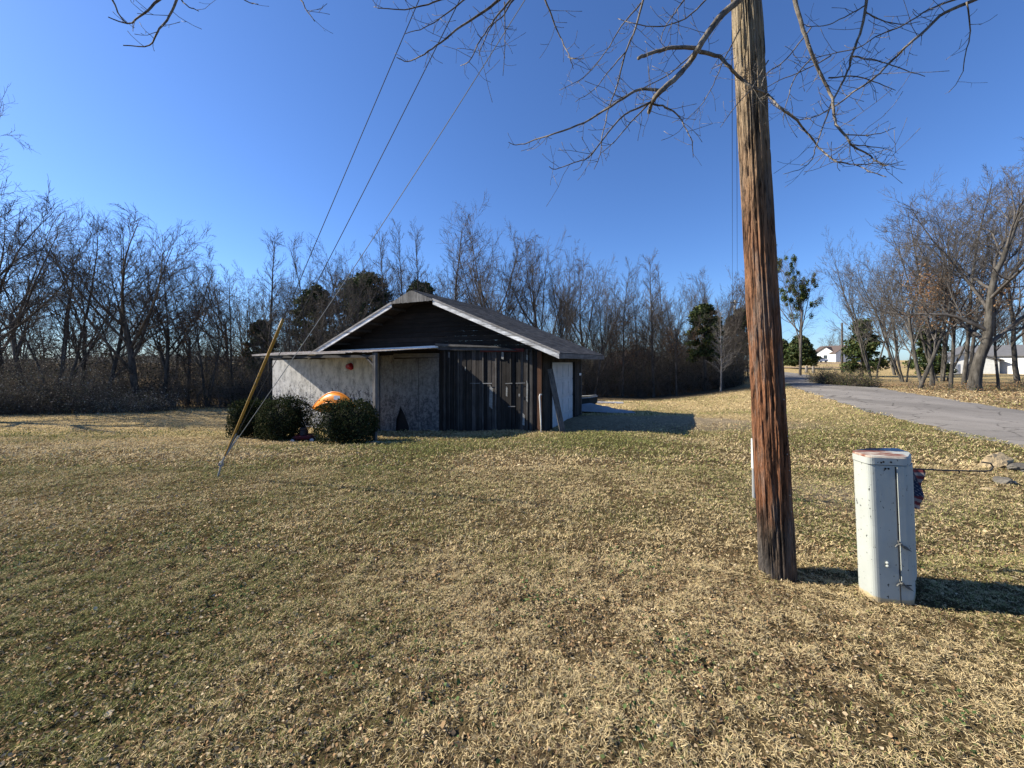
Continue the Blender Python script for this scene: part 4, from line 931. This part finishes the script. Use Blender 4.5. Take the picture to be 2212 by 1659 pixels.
# ------------------------------------------------------------------ big utility pole
def ptop(z):  # lean of the pole axis
    return 2.012 - .057 * z, 2.94 + .0 * z
e = empty('utility_pole', (2.012, 2.94, 0), 0, 'huge weathered leaning wooden pole in the foreground, orange-brown with grey foot', 'pole')
e['group'] = 'utility poles'
na, nz = 150, 640; th = np.linspace(0, 2 * math.pi, na + 1)[:-1]; zz = np.concatenate([np.linspace(-.3, 5.2, nz), np.linspace(5.3, 10.2, 50)])
A, Z = np.meshgrid(th, zz); cxn = np.cos(A) * 3; sn = np.sin(A) * 3
def ring_noise(fa, fz, s): # periodic in angle
    return .5 * (vn(np.cos(A) * fa + 7, Z * fz + np.sin(A) * fa, 1, s) + vn(np.sin(A) * fa + 3, Z * fz - np.cos(A) * fa, 1, s + 1))
r0 = np.interp(Z, [-.3, 0, 4.3, 10], [.119, .116, .094, .08])
gr = ring_noise(16, 1.6, 1); gr2 = ring_noise(34, 4.5, 5); ck = ring_noise(9, .7, 9)
pit = ring_noise(20, 5.0, 13); rad = r0 - .009 * ss(pit, .60, .70) + (gr - .5) * .016 + (gr2 - .5) * .010 - .014 * np.clip((ck - .60) / .06, 0, 1) * np.clip(gr * 1.6, 0, 1)
step = (np.sin(A * 2.3 + Z * 1.1 + 3 * vn(A, Z, 1.3, 4)) > .35) * .004; rad = rad + step
for a0, w0 in ((R(250), .05), (R(212), .028), (R(291), .03), (R(188), .035), (R(236), .022)): rad = rad - .016 * np.exp(-((((A - a0 - .05 * np.sin(Z * 1.7) + math.pi) % (2 * math.pi)) - math.pi) / w0) ** 2) * ss(vn(Z, Z * 0 + a0, .9, 6), .25, .5)
V = np.stack([np.cos(A) * rad - .057 * Z, np.sin(A) * rad, Z], -1).reshape(-1, 3); nzz = len(zz)
ii = np.arange(nzz - 1)[:, None] * na + np.arange(na)[None]; jj = np.arange(nzz - 1)[:, None] * na + (np.arange(na)[None] + 1) % na
npmesh('shaft', V, [np.stack([ii.ravel(), jj.ravel(), jj.ravel() + na, ii.ravel() + na], 1), np.array([list(range((nzz - 1) * na, nzz * na))])], M_pole, e, smooth=True)
for z in (9.45, 8.3, 6.8):
    MB().box(-.057 * z - .13, -.057 * z + .13, -.13, .13, z - .03, z + .03).build('guy_clamp', M_galv, e)
MB().box(-1.2, .5, -.16, -.1, 9.72, 9.84, (.2, .17, .14)).build('crossarm', M_wx, e)
# soil ring and loose straw at the foot comes from the lawn; small metal tag bits on the dark side
for z, a in [(.5, 300), (.62, 297), (.8, 303), (.92, 296), (1.05, 305), (1.15, 299), (1.32, 296), (.7, 306)]:
    r_ = np.interp(z, [0, 4.3], [.114, .094]); x = math.cos(R(a)) * r_ - .057 * z; y = math.sin(R(a)) * r_; m = MB(); m.tube([(x, y, z), (x + .006 * math.cos(R(a)), y + .006 * math.sin(R(a)), z)], .004, 6); m.build('staple', M_galv, e)
# white marker post behind the pole
x, y, _ = ray(1629, 1066, 4.75); z = gzf(x, y)
e = empty('marker_post', (x, y, z), 0, 'thin white marker post with grey foot, seen along the left side of the pole', 'post')
MB().tube([(0, 0, -.05), (-.006, 0, .37)], .020, 10).build('foot', M_galv, e); MB().tube([(-.006, 0, .37), (-.012, 0, .73)], .024, 10).build('tube', M_pvc, e)
# guy wires to one anchor
anc = Vector(ray(467, 1037, 5.75)); anc.z = gzf(anc.x, anc.y) + .0
tt = [Vector((2.012 - .057 * z, 2.94, z)) for z in (9.45, 8.3, 6.8)]
eye = anc + (tt[0] - anc).normalized() * .22
e = empty('guy_anchor', anc, 0, 'rusty steel anchor rod with eye where the guy wires meet the ground', 'anchor')
MB().tube([Vector((0, 0, -.1)) - (eye - anc) * .1, eye - anc], .013, 8).build('rod', M_galv, e); MB().tube([(eye - anc) + Vector((.03 * math.cos(a), 0, .03 * math.sin(a) + .02)) for a in np.linspace(0, 6.28, 12)], .009, 6).build('eye', M_galv, e)
lbs = ['highest guy wire running from the anchor through the yellow guard to the pole top', 'middle guy wire between the yellow-guarded one and the lowest', 'lowest and rightmost of the three guy wires']
for i, t in enumerate(tt):
    st = eye + Vector((.0, 0, .02 * i)); e = empty('guy_wire', st, 0, lbs[i], 'guy wire', 'guy wires of the big pole')
    n_ = 16; pts = [(t - st) * (k / n_) - Vector((0, 0, .25 * math.sin(math.pi * k / n_))) * (1 if i else .0) * .6 for k in range(n_ + 1)]
    MB().tube(pts, .0045, 6).build('cable', M_galv if i == 2 else M_black, e)
    # preformed grip near the anchor
    d = (t - st).normalized(); MB().tube([d * .02, d * .25, d * .6], [.012, .010, .007], 6).build('grip', M_galv, e)
    if i == 0:
        m = MB(); qs = np.linspace(0, 6, 600); yy = [HY - (st.z + d.z * q - EYE) / (st.y + d.y * q) * F for q in qs]; L0 = next(q for q, v_ in zip(qs, yy) if v_ < 985); L1 = next(q for q, v_ in zip(qs, yy) if v_ < 690)
        side = d.cross(Vector((0, 1, 0))).normalized(); bk_ = d.cross(side).normalized(); Vt = []; ks = 9
        for q in np.linspace(L0, L1, 14):
            rd = np.interp(q, [L0, L1], [.015, .020])
            for j in range(ks):
                a = math.pi * 1.5 * j / (ks - 1) + R(-40); Vt.append(d * q + side * math.cos(a) * rd + bk_ * math.sin(a) * rd)
        m.add(Vt, [(a * ks + j, a * ks + j + 1, (a + 1) * ks + j + 1, (a + 1) * ks + j) for a in range(13) for j in range(ks - 1)])
        o = m.build('yellow_guard', M_yel, e, smooth=True); s_ = o.modifiers.new('s', 'SOLIDIFY'); s_.thickness = .004
# distant pole and the two lines to it
fx, fy, fz = ray(1588, 648, 44); zg = gzf(fx, fy)
e = empty('utility_pole', (fx, fy, zg), 0, 'pale slender utility pole far off in the woods left of the big pole', 'pole', 'utility poles')
MB().tube([(-.35, 0, -.2), (-.2, 0, (fz - zg) * .5), (0, 0, fz - zg)], [.17, .15, .10], 10).build('shaft', paint('pale_pole_wood', (.42, .41, .38), .8), e, smooth=True)
MB().box(-.5, .5, -.05, .05, fz - zg - .35, fz - zg - .25, (.2, .18, .15)).build('crossarm', M_wx, e)
for i, (ox, lb) in enumerate([(-1.15, 'left one of the two overhead lines running beside the big pole'), (-.62, 'right one of the two overhead lines, nearly touching the big pole')]):
    s = Vector((1.655 + .028 * i, 2.94, 9.87)); t = Vector((fx + (-.3 if i == 0 else .25), fy, fz - .25)); pts = []
    for k in range(61):
        q = (k / 60) ** 1.6; p = s.lerp(t, q); p.z -= 4 * .35 * q * (1 - q); pts.append(p - s)
    o = MB().tube(pts, .009, 5).build('overhead_line', M_black); o.location = s; tag(o, lb, 'overhead line', 'overhead lines')
x, y, z = ray(1819, 697, 60); zg = gzf(x, y); e = empty('utility_pole', (x, y, zg), 0, 'dark thin utility pole beyond the road, left of the grove', 'pole', 'utility poles')
MB().tube([(0, 0, -.2), (0, 0, z - zg)], [.17, .12], 8).build('shaft', M_bark, e, smooth=True)

# ------------------------------------------------------------------ cable pedestal
PB = [(2.399, 2.575), (2.617, 2.532), (2.765, 2.66), (2.815, 2.80), (2.60, 2.80), (2.41, 2.715)]
LX = -.042
cx_, cy_ = 2.60, 2.74
e = empty('cable_pedestal', (cx_, cy_, gzf(cx_, cy_) - .0), 0, 'pale grey-green metal utility pedestal with chipped paint and rusty lid', 'pedestal')
def rounded(poly, r, k=5):
    out = []; n = len(poly)
    for i in range(n):
        p = Vector(poly[i]); a = Vector(poly[i - 1]); b = Vector(poly[(i + 1) % n]); da = (a - p).normalized(); db = (b - p).normalized()
        for j in range(k + 1):
            t = j / k; q = p + da * r * (1 - t) ** 2 + db * r * t ** 2; out.append((q.x, q.y))
    return out
base = rounded([(p[0] - cx_, p[1] - cy_) for p in PB], .035)
def loft(poly, levels, sc_, name, m_, par, cap=True, bev=0):
    m = MB(); n = len(poly); Vt = []
    for z, s in zip(levels, sc_): Vt += [(p[0] * s + LX * z, p[1] * s, z) for p in poly]
    Fc = [(i * n + j, i * n + (j + 1) % n, (i + 1) * n + (j + 1) % n, (i + 1) * n + j) for i in range(len(levels) - 1) for j in range(n)]
    if cap: Fc += [tuple(range(n - 1, -1, -1)), tuple(range((len(levels) - 1) * n, len(levels) * n))]
    m.add(Vt, Fc); return m.build(name, m_, par, bevel=bev)
bo = loft(base, [-.06, .2, .905], [1, 1, 1], 'body', M_ped, e)
loft(base, [.91, .955, .966], [1.035, 1.035, 1.0], 'lid', M_ped, e)
loft(base, [.90, .912], [.99, .99], 'lid_gap', M_dark, e)
# cover plate on the right part of the front, around the chamfer
def front_pt(t, z, out=0.):   # t 0..1 along edge B0-B1, then continuing round the chamfer
    a = Vector((PB[0][0] - cx_, PB[0][1] - cy_)); b = Vector((PB[1][0] - cx_, PB[1][1] - cy_)); c = Vector((PB[2][0] - cx_, PB[2][1] - cy_))
    if t <= 1: p = a.lerp(b, t); nn = Vector(((b - a).y, -(b - a).x)).normalized()
    else: p = b.lerp(c, t - 1); nn = Vector(((c - b).y, -(c - b).x)).normalized()
    return (p.x + nn.x * out + LX * z, p.y + nn.y * out, z)
m = MB(); ts = [.70, .86, .96, 1.12, 1.5, 1.98]; Vt = []
outs = [.004, .004, .0045, .0045, .004, .004]
zl, zh = .135, .9
for z in (zl, zh):
    for t, o_ in zip(ts, outs):
        q = front_pt(t, z, o_ - (.012 if .95 < t < 1.13 else 0)); Vt.append(q)
n_ = len(ts); m.add(Vt, [(i, i + 1, i + 1 + n_, i + n_) for i in range(n_ - 1)]); o = m.build('cover_plate', M_ped, e); s_ = o.modifiers.new('s', 'SOLIDIFY'); s_.thickness = .005; s_.offset = 1
m = MB(); a_ = front_pt(.675, -.05, .001); b_ = front_pt(.675, .9, .001); m.tube([a_, b_], .0028, 4); a_ = front_pt(.70, .13, .004); b_ = front_pt(.95, .13, .004); m.tube([a_, b_], .003, 4); m.build('seam', M_dark, e)
for z, s in ((.40, 1.5), (.145, 1.6)):
    c = Vector(front_pt(.68, z, .008)); m = MB(); ax = Vector(front_pt(1, z)) - Vector(front_pt(0, z)); ax.normalize(); nn = Vector((ax.y, -ax.x, 0)); up_ = Vector((0, 0, 1))
    def leafp(a0, ln, wd): # small bent hasp
        d_ = ax * math.cos(a0) + up_ * math.sin(a0); w_ = up_ * math.cos(a0) - ax * math.sin(a0)
        pts = [c, c + d_ * ln * .5 + w_ * wd, c + d_ * ln, c + d_ * ln * .5 - w_ * wd]; m.add([p + nn * .012 for p in pts] + [p + nn * .003 for p in pts], [(0, 1, 2, 3), (7, 6, 5, 4), (0, 4, 5, 1), (1, 5, 6, 2), (2, 6, 7, 3), (3, 7, 4, 0)])
    leafp(R(-35), .05 * s, .009); leafp(R(120), .028, .006); leafp(R(215), .035, .006); m.tube([c + nn * .002, c + nn * .018], .008, 8)
    m.build('latch', M_latch, e)
for z in (.265, .245): c = Vector(front_pt(.36, z, 0)); MB().tube([c, c + Vector((0, -.010, 0)), c + Vector((0, -.013, 0))], [.009, .008, .003], 12).build('bolt', M_ped, e, smooth=True)
for t, z in ((.42, .885), (.50, .885), (.30, .925), (.36, .93), (.55, .93)): c = Vector(front_pt(t, z, .006 if z > .9 else 0)); MB().tube([c, c + Vector((0, -.004, 0))], .006, 8).build('bolt', M_dark, e)

# flag stand behind the pedestal
hx, hy = 2.985, 3.05; zg = gzf(hx, hy); zt = EYE - (1012 - HY) / F * hy
e = empty('garden_flag_stand', (hx, hy, zg), 0, 'thin black metal flag stand with hooked arm reaching right behind the pedestal', 'flag stand')
z = zt - zg; ex = (2140 - CX) / F * hy - hx
MB().tube([(-.02, 0, -.1), (-.02, 0, z - .03), (0, 0, z), (.06, 0, z + .002), (ex * .55, 0, z - .015), (ex - .05, 0, z - .022), (ex, 0, z - .015), (ex + .02, 0, z + .012), (ex, 0, z + .04), (ex - .07, 0, z + .05)], .0055, 8).build('rod', M_black, e, smooth=True)
MB().tube([(ex * .68, 0, z - .017), (ex * .68, 0, z - .035)], .005, 6).build('stop', M_black, e)
nu, nv = 36, 48; Wf, Hf = .27, .33; UU, VV = np.meshgrid(np.linspace(0, 1, nu), np.linspace(0, 1, nv))
xs = .25 - Wf + UU * Wf * (1 - .12 * ss(VV, .1, .5)) + .0; ys = .02 * np.sin(UU * 9 + VV * 3) * (1 - .3 * VV) + .012 * np.sin(VV * 11 + UU * 4)
zs = z - .01 - VV * Hf * (1.0 - .08 * UU + .02 * np.sin(UU * 14)) 
Vf = np.stack([xs.ravel(), ys.ravel(), zs.ravel()], 1)
st = VV + .16 * (1 - UU) * ss(VV, .15, .8) - .0; Cf = np.where((np.floor(st * 12) % 2 == 0)[..., None], [.15, .04, .045], [.24, .21, .205])  # faded cloth, darkened further: the pedestal's shade is put into its colours
ct = (VV < .68 - .35 * np.clip(UU - .80, 0, 1)) & (UU < .78 + .22 * ss(VV, .05, .5)) & (VV > .02) & (UU < 1.0)
ct &= (UU - .62 < VV * 1.05)
Cf = np.where(ct[..., None], [.03, .04, .07], Cf)
star = ct & ((np.floor(UU * 18) + np.floor(VV * 24)) % 2 == 0) & (np.floor(UU * 36) % 2 == 0) & (np.floor(VV * 48) % 2 == 0); Cf = np.where(star[..., None], [.22, .235, .26], Cf)
ii = (np.arange(nv - 1)[:, None] * nu + np.arange(nu - 1)[None]).ravel()
fo = npmesh('garden_flag', Vf, np.stack([ii, ii + 1, ii + 1 + nu, ii + nu], 1), M_vc, None, Cf.reshape(-1, 3), True); fo.location = (hx, hy, zg)
tag(fo, 'small faded striped flag with blue starred corner hanging from the hooked rod', 'flag')

# rocks by the road
def rock(px, py, d, s, m_, seed, label, rz=0):
    import bmesh
    x, y, _ = ray(px, py, d); z = gzf(x, y); bm = bmesh.new(); bmesh.ops.create_icosphere(bm, subdivisions=4, radius=1); rg = np.random.default_rng(seed)
    pl = [(unit(rg.normal(size=3)), rg.uniform(.55, .8)) for _ in range(17)]
    for v in bm.verts:
        c = np.array(v.co)
        for n_, dd in pl:
            k = c @ n_ - dd
            if k > 0: c = c - n_ * k
        c = c + .12 * (vn(c[0] * 3 + 5, c[2] * 3 + c[1] * 2, 2, seed) - .5); v.co = (c[0] * s[0], c[1] * s[1], c[2] * s[2])
    me = bpy.data.meshes.new('rock'); bm.to_mesh(me); bm.free(); me.materials.append(m_); o = bpy.data.objects.new('rock', me); link(o); o.location = (x, y, z + s[2] * .35); o.rotation_euler = (0, 0, rz); tag(o, label, 'rock', 'rocks near the road edge')
rock(2156, 990, 6.3, (.30, .17, .20), M_rock, 2, 'long tan flat-topped rock, the largest by the road edge', R(-8))
rock(2205, 1000, 6.0, (.17, .12, .10), M_grock, 9, 'low dark rock at the right edge beside the long tan one')
rock(2168, 1016, 5.35, (.15, .10, .085), M_grock, 4, 'small grey mottled rock beyond the hooked end of the rod', R(-30))
rock(2103, 983, 6.5, (.05, .04, .03), M_rock, 5, 'tiny pale stone left of the long tan rock')
rock(2133, 1032, 5.1, (.09, .06, .02), M_rock, 6, 'flat pale stone sunk in bare soil below the rod end')
rock(2113, 1223, 2.95, (.022, .018, .012), M_rock, 7, 'small pale yellow stone in the grass right of the pedestal')

# ------------------------------------------------------------------ houses and car across the road
def house(px, ybase, d, Wd, Dp, Hw, Hr, label, wallm, roofm, rz=0, cat='house', porch=False, wins=()):
    x = (px - CX) / F * d; z = EYE - (ybase - HY) / F * d; zg = gzf(x, d); e = empty('house' if cat == 'house' else 'barn', (x, d, zg), rz, label, cat)
    MB().prism([(-Wd / 2, -.5), (Wd / 2, -.5), (Wd / 2, Hw), (0, Hw + Hr), (-Wd / 2, Hw)], 'y', 0, Dp).build('wall', wallm, e)
    for s in (-1, 1):
        m = MB(); k = Hr / (Wd / 2); m.prism([(0, Hw + Hr + .02), (s * (Wd / 2 + .35), Hw - k * .35 + .02), (s * (Wd / 2 + .35), Hw - k * .35 + .16), (0, Hw + Hr + .16)], 'y', -.4, Dp + .4); m.build('roof', roofm, e)
    for (u, zw, a, b) in wins:
        o = MB().box(u - a, u + a, -.04, -.004, zw - b, zw + b).build('window', M_white, e); MB().box(u - a + .08, u + a - .08, -.055, -.042, zw - b + .08, zw + b - .08).build('pane', M_glass, o)
    m = MB().box(Wd / 2 + .004, Wd / 2 + .04, Dp * .4, Dp * .4 + .9, 0, 2.0).build('door', M_white, e)
    return e
house(1783, 782, 128, 6, 17, 2.6, 2.2, 'small white-gabled house with long brown roof beyond the cedar', M_cream, M_roofb, R(-62), wins=[(0, 1.5, .6, .7)])
house(1826, 782, 124, 5.5, 12, 3.0, 2.3, 'white gable of the brown-roofed house right of the thin dark pole', M_cream, M_roofb, R(-8), wins=[(-1, 1.5, .5, .7), (1.2, 1.5, .5, .7)])
house(2092, 806, 54, 5.6, 7.5, 1.9, 1.1, 'low white barn with broad gable seen between the trunks beyond the road', M_cream, M_roofg, R(-35), cat='barn', wins=[(0, 1.1, .3, .3)])
house(2278, 808, 50, 5.5, 9, 2.5, 1.3, 'white building cut off by the right edge of the photo', M_cream, M_roofg, R(10), cat='barn', wins=[(0, 1.5, .5, .6)])
house(1382, 800, 74, 7, 8, 3.2, 1.6, 'dull red outbuilding glimpsed through the brush right of the shed', M_redbarn, M_roofb, R(12), cat='barn')
# small white shelter by the barn
x, y, z = ray(2056, 800, 53); e = empty('storage_tank', (x, y, gzf(x, y)), 0, 'small white tank standing against the left end of the low white barn', 'tank'); MB().tube([(0, 0, 0), (0, 0, 1.3), (0, 0, 1.5)], [.8, .8, .5], 18).build('shell', M_cream, e); MB().tube([(0, 0, 1.5), (0, 0, 1.62)], .2, 10).build('cap', M_galv, e)
# car
x, y, _ = ray(1770, 780, 120); e = empty('parked_car', (x, y, gzf(x, y)), R(8), 'white car parked on the drive beside the dark cedar, far off', 'car')
m = MB(); m.prism([(-2.2, .35), (2.2, .35), (2.25, .75), (2.1, .95), (1.1, 1.02), (-2.1, 1.05), (-2.25, .8)], 'y', -.85, .85); m.build('body', M_carw, e, bevel=.06)
m = MB(); m.prism([(-1.9, 1.03), (1.1, 1.0), (.35, 1.52), (-1.3, 1.55)], 'y', -.72, .72); m.build('cabin', M_glass, e, bevel=.05); MB().prism([(-1.4, 1.5), (.45, 1.48), (.3, 1.58), (-1.25, 1.6)], 'y', -.7, .7).build('roof', M_carw, e, bevel=.03)
for sx in (-1.4, 1.4):
    for sy in (-.8, .8): wl = MB().tube([(sx, sy - .1, .33), (sx, sy + .1, .33)], .34, 18).build('wheel', M_tyre, e); MB().tube([(sx, sy - .11, .33), (sx, sy + .11, .33)], .2, 12).build('rim', M_galv, wl)
for px, d, lb in ((1688 + 13 - .5, 58, 'pale wooden stub post by the road bend, left one of two'), (1717, 56, 'pale wooden stub post by the road bend, right one of two')):
    px = {0: 1742, 1: 1757}[0 if d == 58 else 1] - 40 * 0; x = (px - CX) / F * d; z = gzf(x, d); e = empty('stub_post', (x, d, z), 0, lb, 'post', 'stub posts by the road bend'); MB().tube([(0, 0, -.2), (0, 0, 1.0), (0, 0, 1.03)], [.17, .16, .12], 10).build('post', M_bark_pale, e)

# ------------------------------------------------------------------ overhanging tree (trunk behind the photographer)
def xyz(px, py, d): return Vector(((px - CX) / F * d, d, EYE - (py - HY) / F * d))
BR = [  # depth, start radius px, end radius px, points, rooted (reaches the frame top)
 (2.45, 8.5, 5, [(1596, 0), (1552, 40), (1509, 103), (1488, 138), (1453, 173), (1420, 205), (1406, 223), (1403, 243)], 1),
 (2.45, 2.6, .8, [(1406, 221), (1347, 249), (1303, 299), (1271, 340), (1242, 351), (1201, 365), (1186, 360)], 0),
 (2.45, 4.2, .8, [(1426, 196), (1382, 193), (1333, 220), (1274, 258), (1215, 283), (1157, 302), (1116, 313), (1098, 307)], 0),
 (2.45, 2.2, .8, [(1408, 217), (1362, 264), (1327, 305), (1297, 331)], 0),
 (2.45, 2.6, .8, [(1410, 224), (1438, 231), (1467, 252), (1482, 278), (1494, 305), (1498, 340)], 0),
 (2.45, 5, 4, [(1508, 104), (1450, 104), (1406, 114), (1380, 126)], 0),
 (2.5, 5, 1, [(1512, 112), (1553, 123), (1576, 146), (1602, 170), (1632, 193), (1659, 203), (1686, 233), (1722, 261), (1762, 309), (1792, 339), (1819, 351), (1849, 356), (1875, 369), (1915, 382)], 0),
 (2.5, 1.3, .7, [(1849, 357), (1889, 353), (1912, 357), (1952, 348)], 0),
 (2.7, 5.2, 1.2, [(1716, 0), (1732, 50), (1752, 110), (1775, 166), (1799, 213), (1804, 260), (1822, 289), (1842, 316), (1875, 333), (1895, 349), (1915, 358)], 1),
 (2.7, 2, .7, [(1799, 216), (1782, 266), (1762, 316), (1755, 343), (1735, 363), (1692, 376)], 0),
 (2.8, 3.4, 2, [(1872, 0), (1862, 60), (1842, 113), (1829, 156), (1800, 213)], 1),
 (2.8, 1.8, .7, [(1872, 10), (1835, 33), (1789, 53), (1755, 58), (1735, 52)], 0),
 (2.8, 1.8, .8, [(1870, 25), (1889, 37), (1942, 53), (1988, 47)], 0),
 (2.8, 2, .8, [(1842, 122), (1892, 130), (1942, 146), (1998, 165)], 0),
 (2.6, 4.5, 1, [(2104, 0), (2042, 27), (1998, 67), (1965, 93), (1918, 140), (1892, 166), (1842, 200), (1802, 230), (1759, 253), (1729, 258)], 1),
 (2.7, 2.2, .9, [(2062, 0), (2008, 20), (1952, 53), (1892, 80), (1852, 103), (1795, 116), (1749, 128)], 1),
 (2.6, 1.8, .7, [(2088, 4), (2095, 67), (2085, 116), (2075, 166), (2048, 200)], 0),
 (2.9, 2.8, .8, [(1388, 0), (1374, 59), (1350, 117), (1333, 187), (1315, 234), (1300, 293), (1297, 331), (1283, 366)], 1),
 (2.9, 2, .7, [(1385, 6), (1344, 56), (1309, 114), (1265, 164), (1210, 195)], 0),
 (2.9, 1.8, .7, [(1350, 114), (1321, 149), (1283, 193), (1242, 220)], 0),
 (2.9, 2.4, .8, [(1177, 0), (1195, 44), (1215, 88), (1230, 126), (1237, 149)], 1),
 (2.9, 1.2, .7, [(1227, 123), (1245, 128), (1260, 127)], 0),
 (2.7, 3.6, 1, [(1078, 0), (1040, 29), (996, 56), (952, 91), (917, 117), (882, 133), (857, 124)], 1),
 (2.8, 2.2, .8, [(985, -10), (923, 10), (873, 20), (830, 18), (806, 15)], 1),
 (2.8, 2, .8, [(1012, -8), (961, 32), (917, 59), (876, 73)], 1),
 (2.6, 2.6, .8, [(1101, 0), (1075, 35), (1051, 67), (1031, 97), (1013, 132), (994, 142)], 1),
 (2.6, 1.8, .7, [(1090, 4), (1090, 59), (1090, 111), (1085, 164)], 0),
 (2.6, 2.2, .8, [(1108, 0), (1088, 30), (1060, 60), (1040, 100), (1036, 120)], 1),
 (2.4, 3.0, 1.2, [(342, 0), (310, 29), (276, 51), (234, 37)], 1),
 (2.4, 2.2, 1.2, [(244, 0), (259, 34), (276, 51)], 1),
 (2.4, 2.8, 1.2, [(380, 0), (359, 44), (339, 68), (322, 98), (266, 98)], 1),
 (2.4, 1.8, .9, [(392, 0), (408, 14), (430, 24)], 1), (2.4, 1.6, .9, [(520, -6), (538, 4), (556, 9)], 1), (2.5, 1.8, .9, [(650, 0), (662, 22), (679, 46)], 1),
 (2.7, 2.2, .8, [(1480, -5), (1464, 20), (1440, 52), (1425, 90)], 1), (2.6, 2, .8, [(1530, -5), (1480, 40), (1420, 58), (1370, 50), (1335, 40)], 1),
 (2.75, 1.8, .7, [(1505, 105), (1460, 150), (1400, 186), (1340, 212), (1300, 240)], 0), (2.75, 1.8, .7, [(1600, 60), (1570, 120), (1545, 170), (1520, 220), (1480, 262)], 0),
 (2.35, 1.6, .7, [(1660, 130), (1625, 190), (1590, 230), (1555, 275)], 0), (2.7, 1.7, .7, [(1752, 60), (1700, 125), (1655, 160), (1640, 190), (1600, 168)], 0),
 (2.7, 1.8, .7, [(1760, 118), (1720, 165), (1700, 215), (1690, 260)], 0), (2.75, 1.8, .7, [(1795, 120), (1740, 150), (1680, 175), (1645, 195)], 0),
 (2.8, 1.9, .7, [(1790, 168), (1850, 165), (1900, 180), (1935, 195)], 0), (2.7, 1.6, .7, [(1822, 289), (1870, 292), (1910, 285), (1935, 275)], 0), (2.7, 1.6, .7, [(1842, 312), (1890, 318), (1918, 320)], 0),
]
lim = []
crot = Vector((1.3, -2.1, 5.2))
def spl(pts, n=4):
    a = catmull([tuple(p) for p in pts], n); return [Vector(p) for p in a]
BM_ = MB(); RB = random.Random(11); ntw = 0
for d, ra, rb, pts, root in BR:
    dd = RB.uniform(-.08, .08)
    P_ = [xyz(px + RB.uniform(-1.5, 1.5), py, d + dd + .035 * RB.uniform(-1, 1) * i) for i, (px, py) in enumerate(pts)]
    if not root: P_[0] = xyz(pts[0][0], pts[0][1], d)
    P_ = spl(P_, 4); n_ = len(P_); rads = [(ra + (rb - ra) * (i / (n_ - 1)) ** .8) * d / F * .84 for i in range(n_)]
    P_ = [p + Vector((RB.gauss(0, .0018), RB.gauss(0, .0018), RB.gauss(0, .0018))) if 0 < i < n_ - 1 else p for i, p in enumerate(P_)]
    pre = []
    if root:
        t = (P_[0] - P_[1]).normalized(); L_ = (crot - P_[0]); a = P_[0] + t * .25 + Vector((0, -.05, .25)); pre = [P_[0] + t * .12, a, a.lerp(crot, .3) + Vector((0, 0, .45)), a.lerp(crot, .65) + Vector((0, 0, .35)), crot]
        pre.reverse(); pr = [rads[0] * k + .006 * j for j, k in ((5, 1.8), (4, 1.5), (3, 1.3), (1.2, 1.15), (0, 1.05))]
        BM_.tube(pre + P_, pr + rads, 8)
    else: BM_.tube(P_, rads, 7)
    # short spur twigs with up-curled ends
    tot = sum((P_[i + 1] - P_[i]).length for i in range(n_ - 1)); k = int(tot / .07)
    for q in range(k):
        i = RB.randrange(2, n_ - 1); p = P_[i]; t = (P_[i + 1] - P_[i]).normalized(); si = Vector((RB.gauss(0, 1), RB.gauss(0, .7), RB.gauss(0, 1))); si = (si - t * si.dot(t)).normalized()
        dr = (t * RB.uniform(.2, .9) + si * RB.uniform(.6, 1)).normalized(); ln = RB.uniform(.03, .24) * (1.5 if RB.random() < .25 else .8); pp = [p]; r_ = min(rads[i] * .55, .0019)
        for j in range(4): dr = (dr + Vector((RB.gauss(0, .15), RB.gauss(0, .15), RB.gauss(0, .1) + .10))).normalized(); pp.append(pp[-1] + dr * ln / 4)
        BM_.tube(pp, [r_, r_ * .85, r_ * .75, r_ * .7, r_ * .9], 5)
        if ln > .1:
            p2 = pp[2]; s2 = Vector((RB.gauss(0, 1), RB.gauss(0, 1), RB.gauss(0, 1) + .3)).normalized(); BM_.tube([p2, p2 + s2 * ln * .2, p2 + s2 * ln * .38 + Vector((0, 0, .01))], [r_ * .7, r_ * .6, r_ * .7], 4)
e = empty('overhanging_tree', (1.3, -2.3, 0), 0, 'bare overhanging branches reaching into the top of the photo across the pole', 'tree')
BM_.v = [(p[0] - 1.3, p[1] + 2.3, p[2]) for p in BM_.v]
BM_.build('crown', M_twig_o, e, smooth=True, recalc=False)
MB().tube([(.0, -.1, -.2), (0, -.05, 1.5), (.02, .05, 3.5), (0, .2, 5.3), (-.2, .1, 7.0)], [.26, .2, .17, .14, .08], 14).build('trunk', M_bark, e, smooth=True)
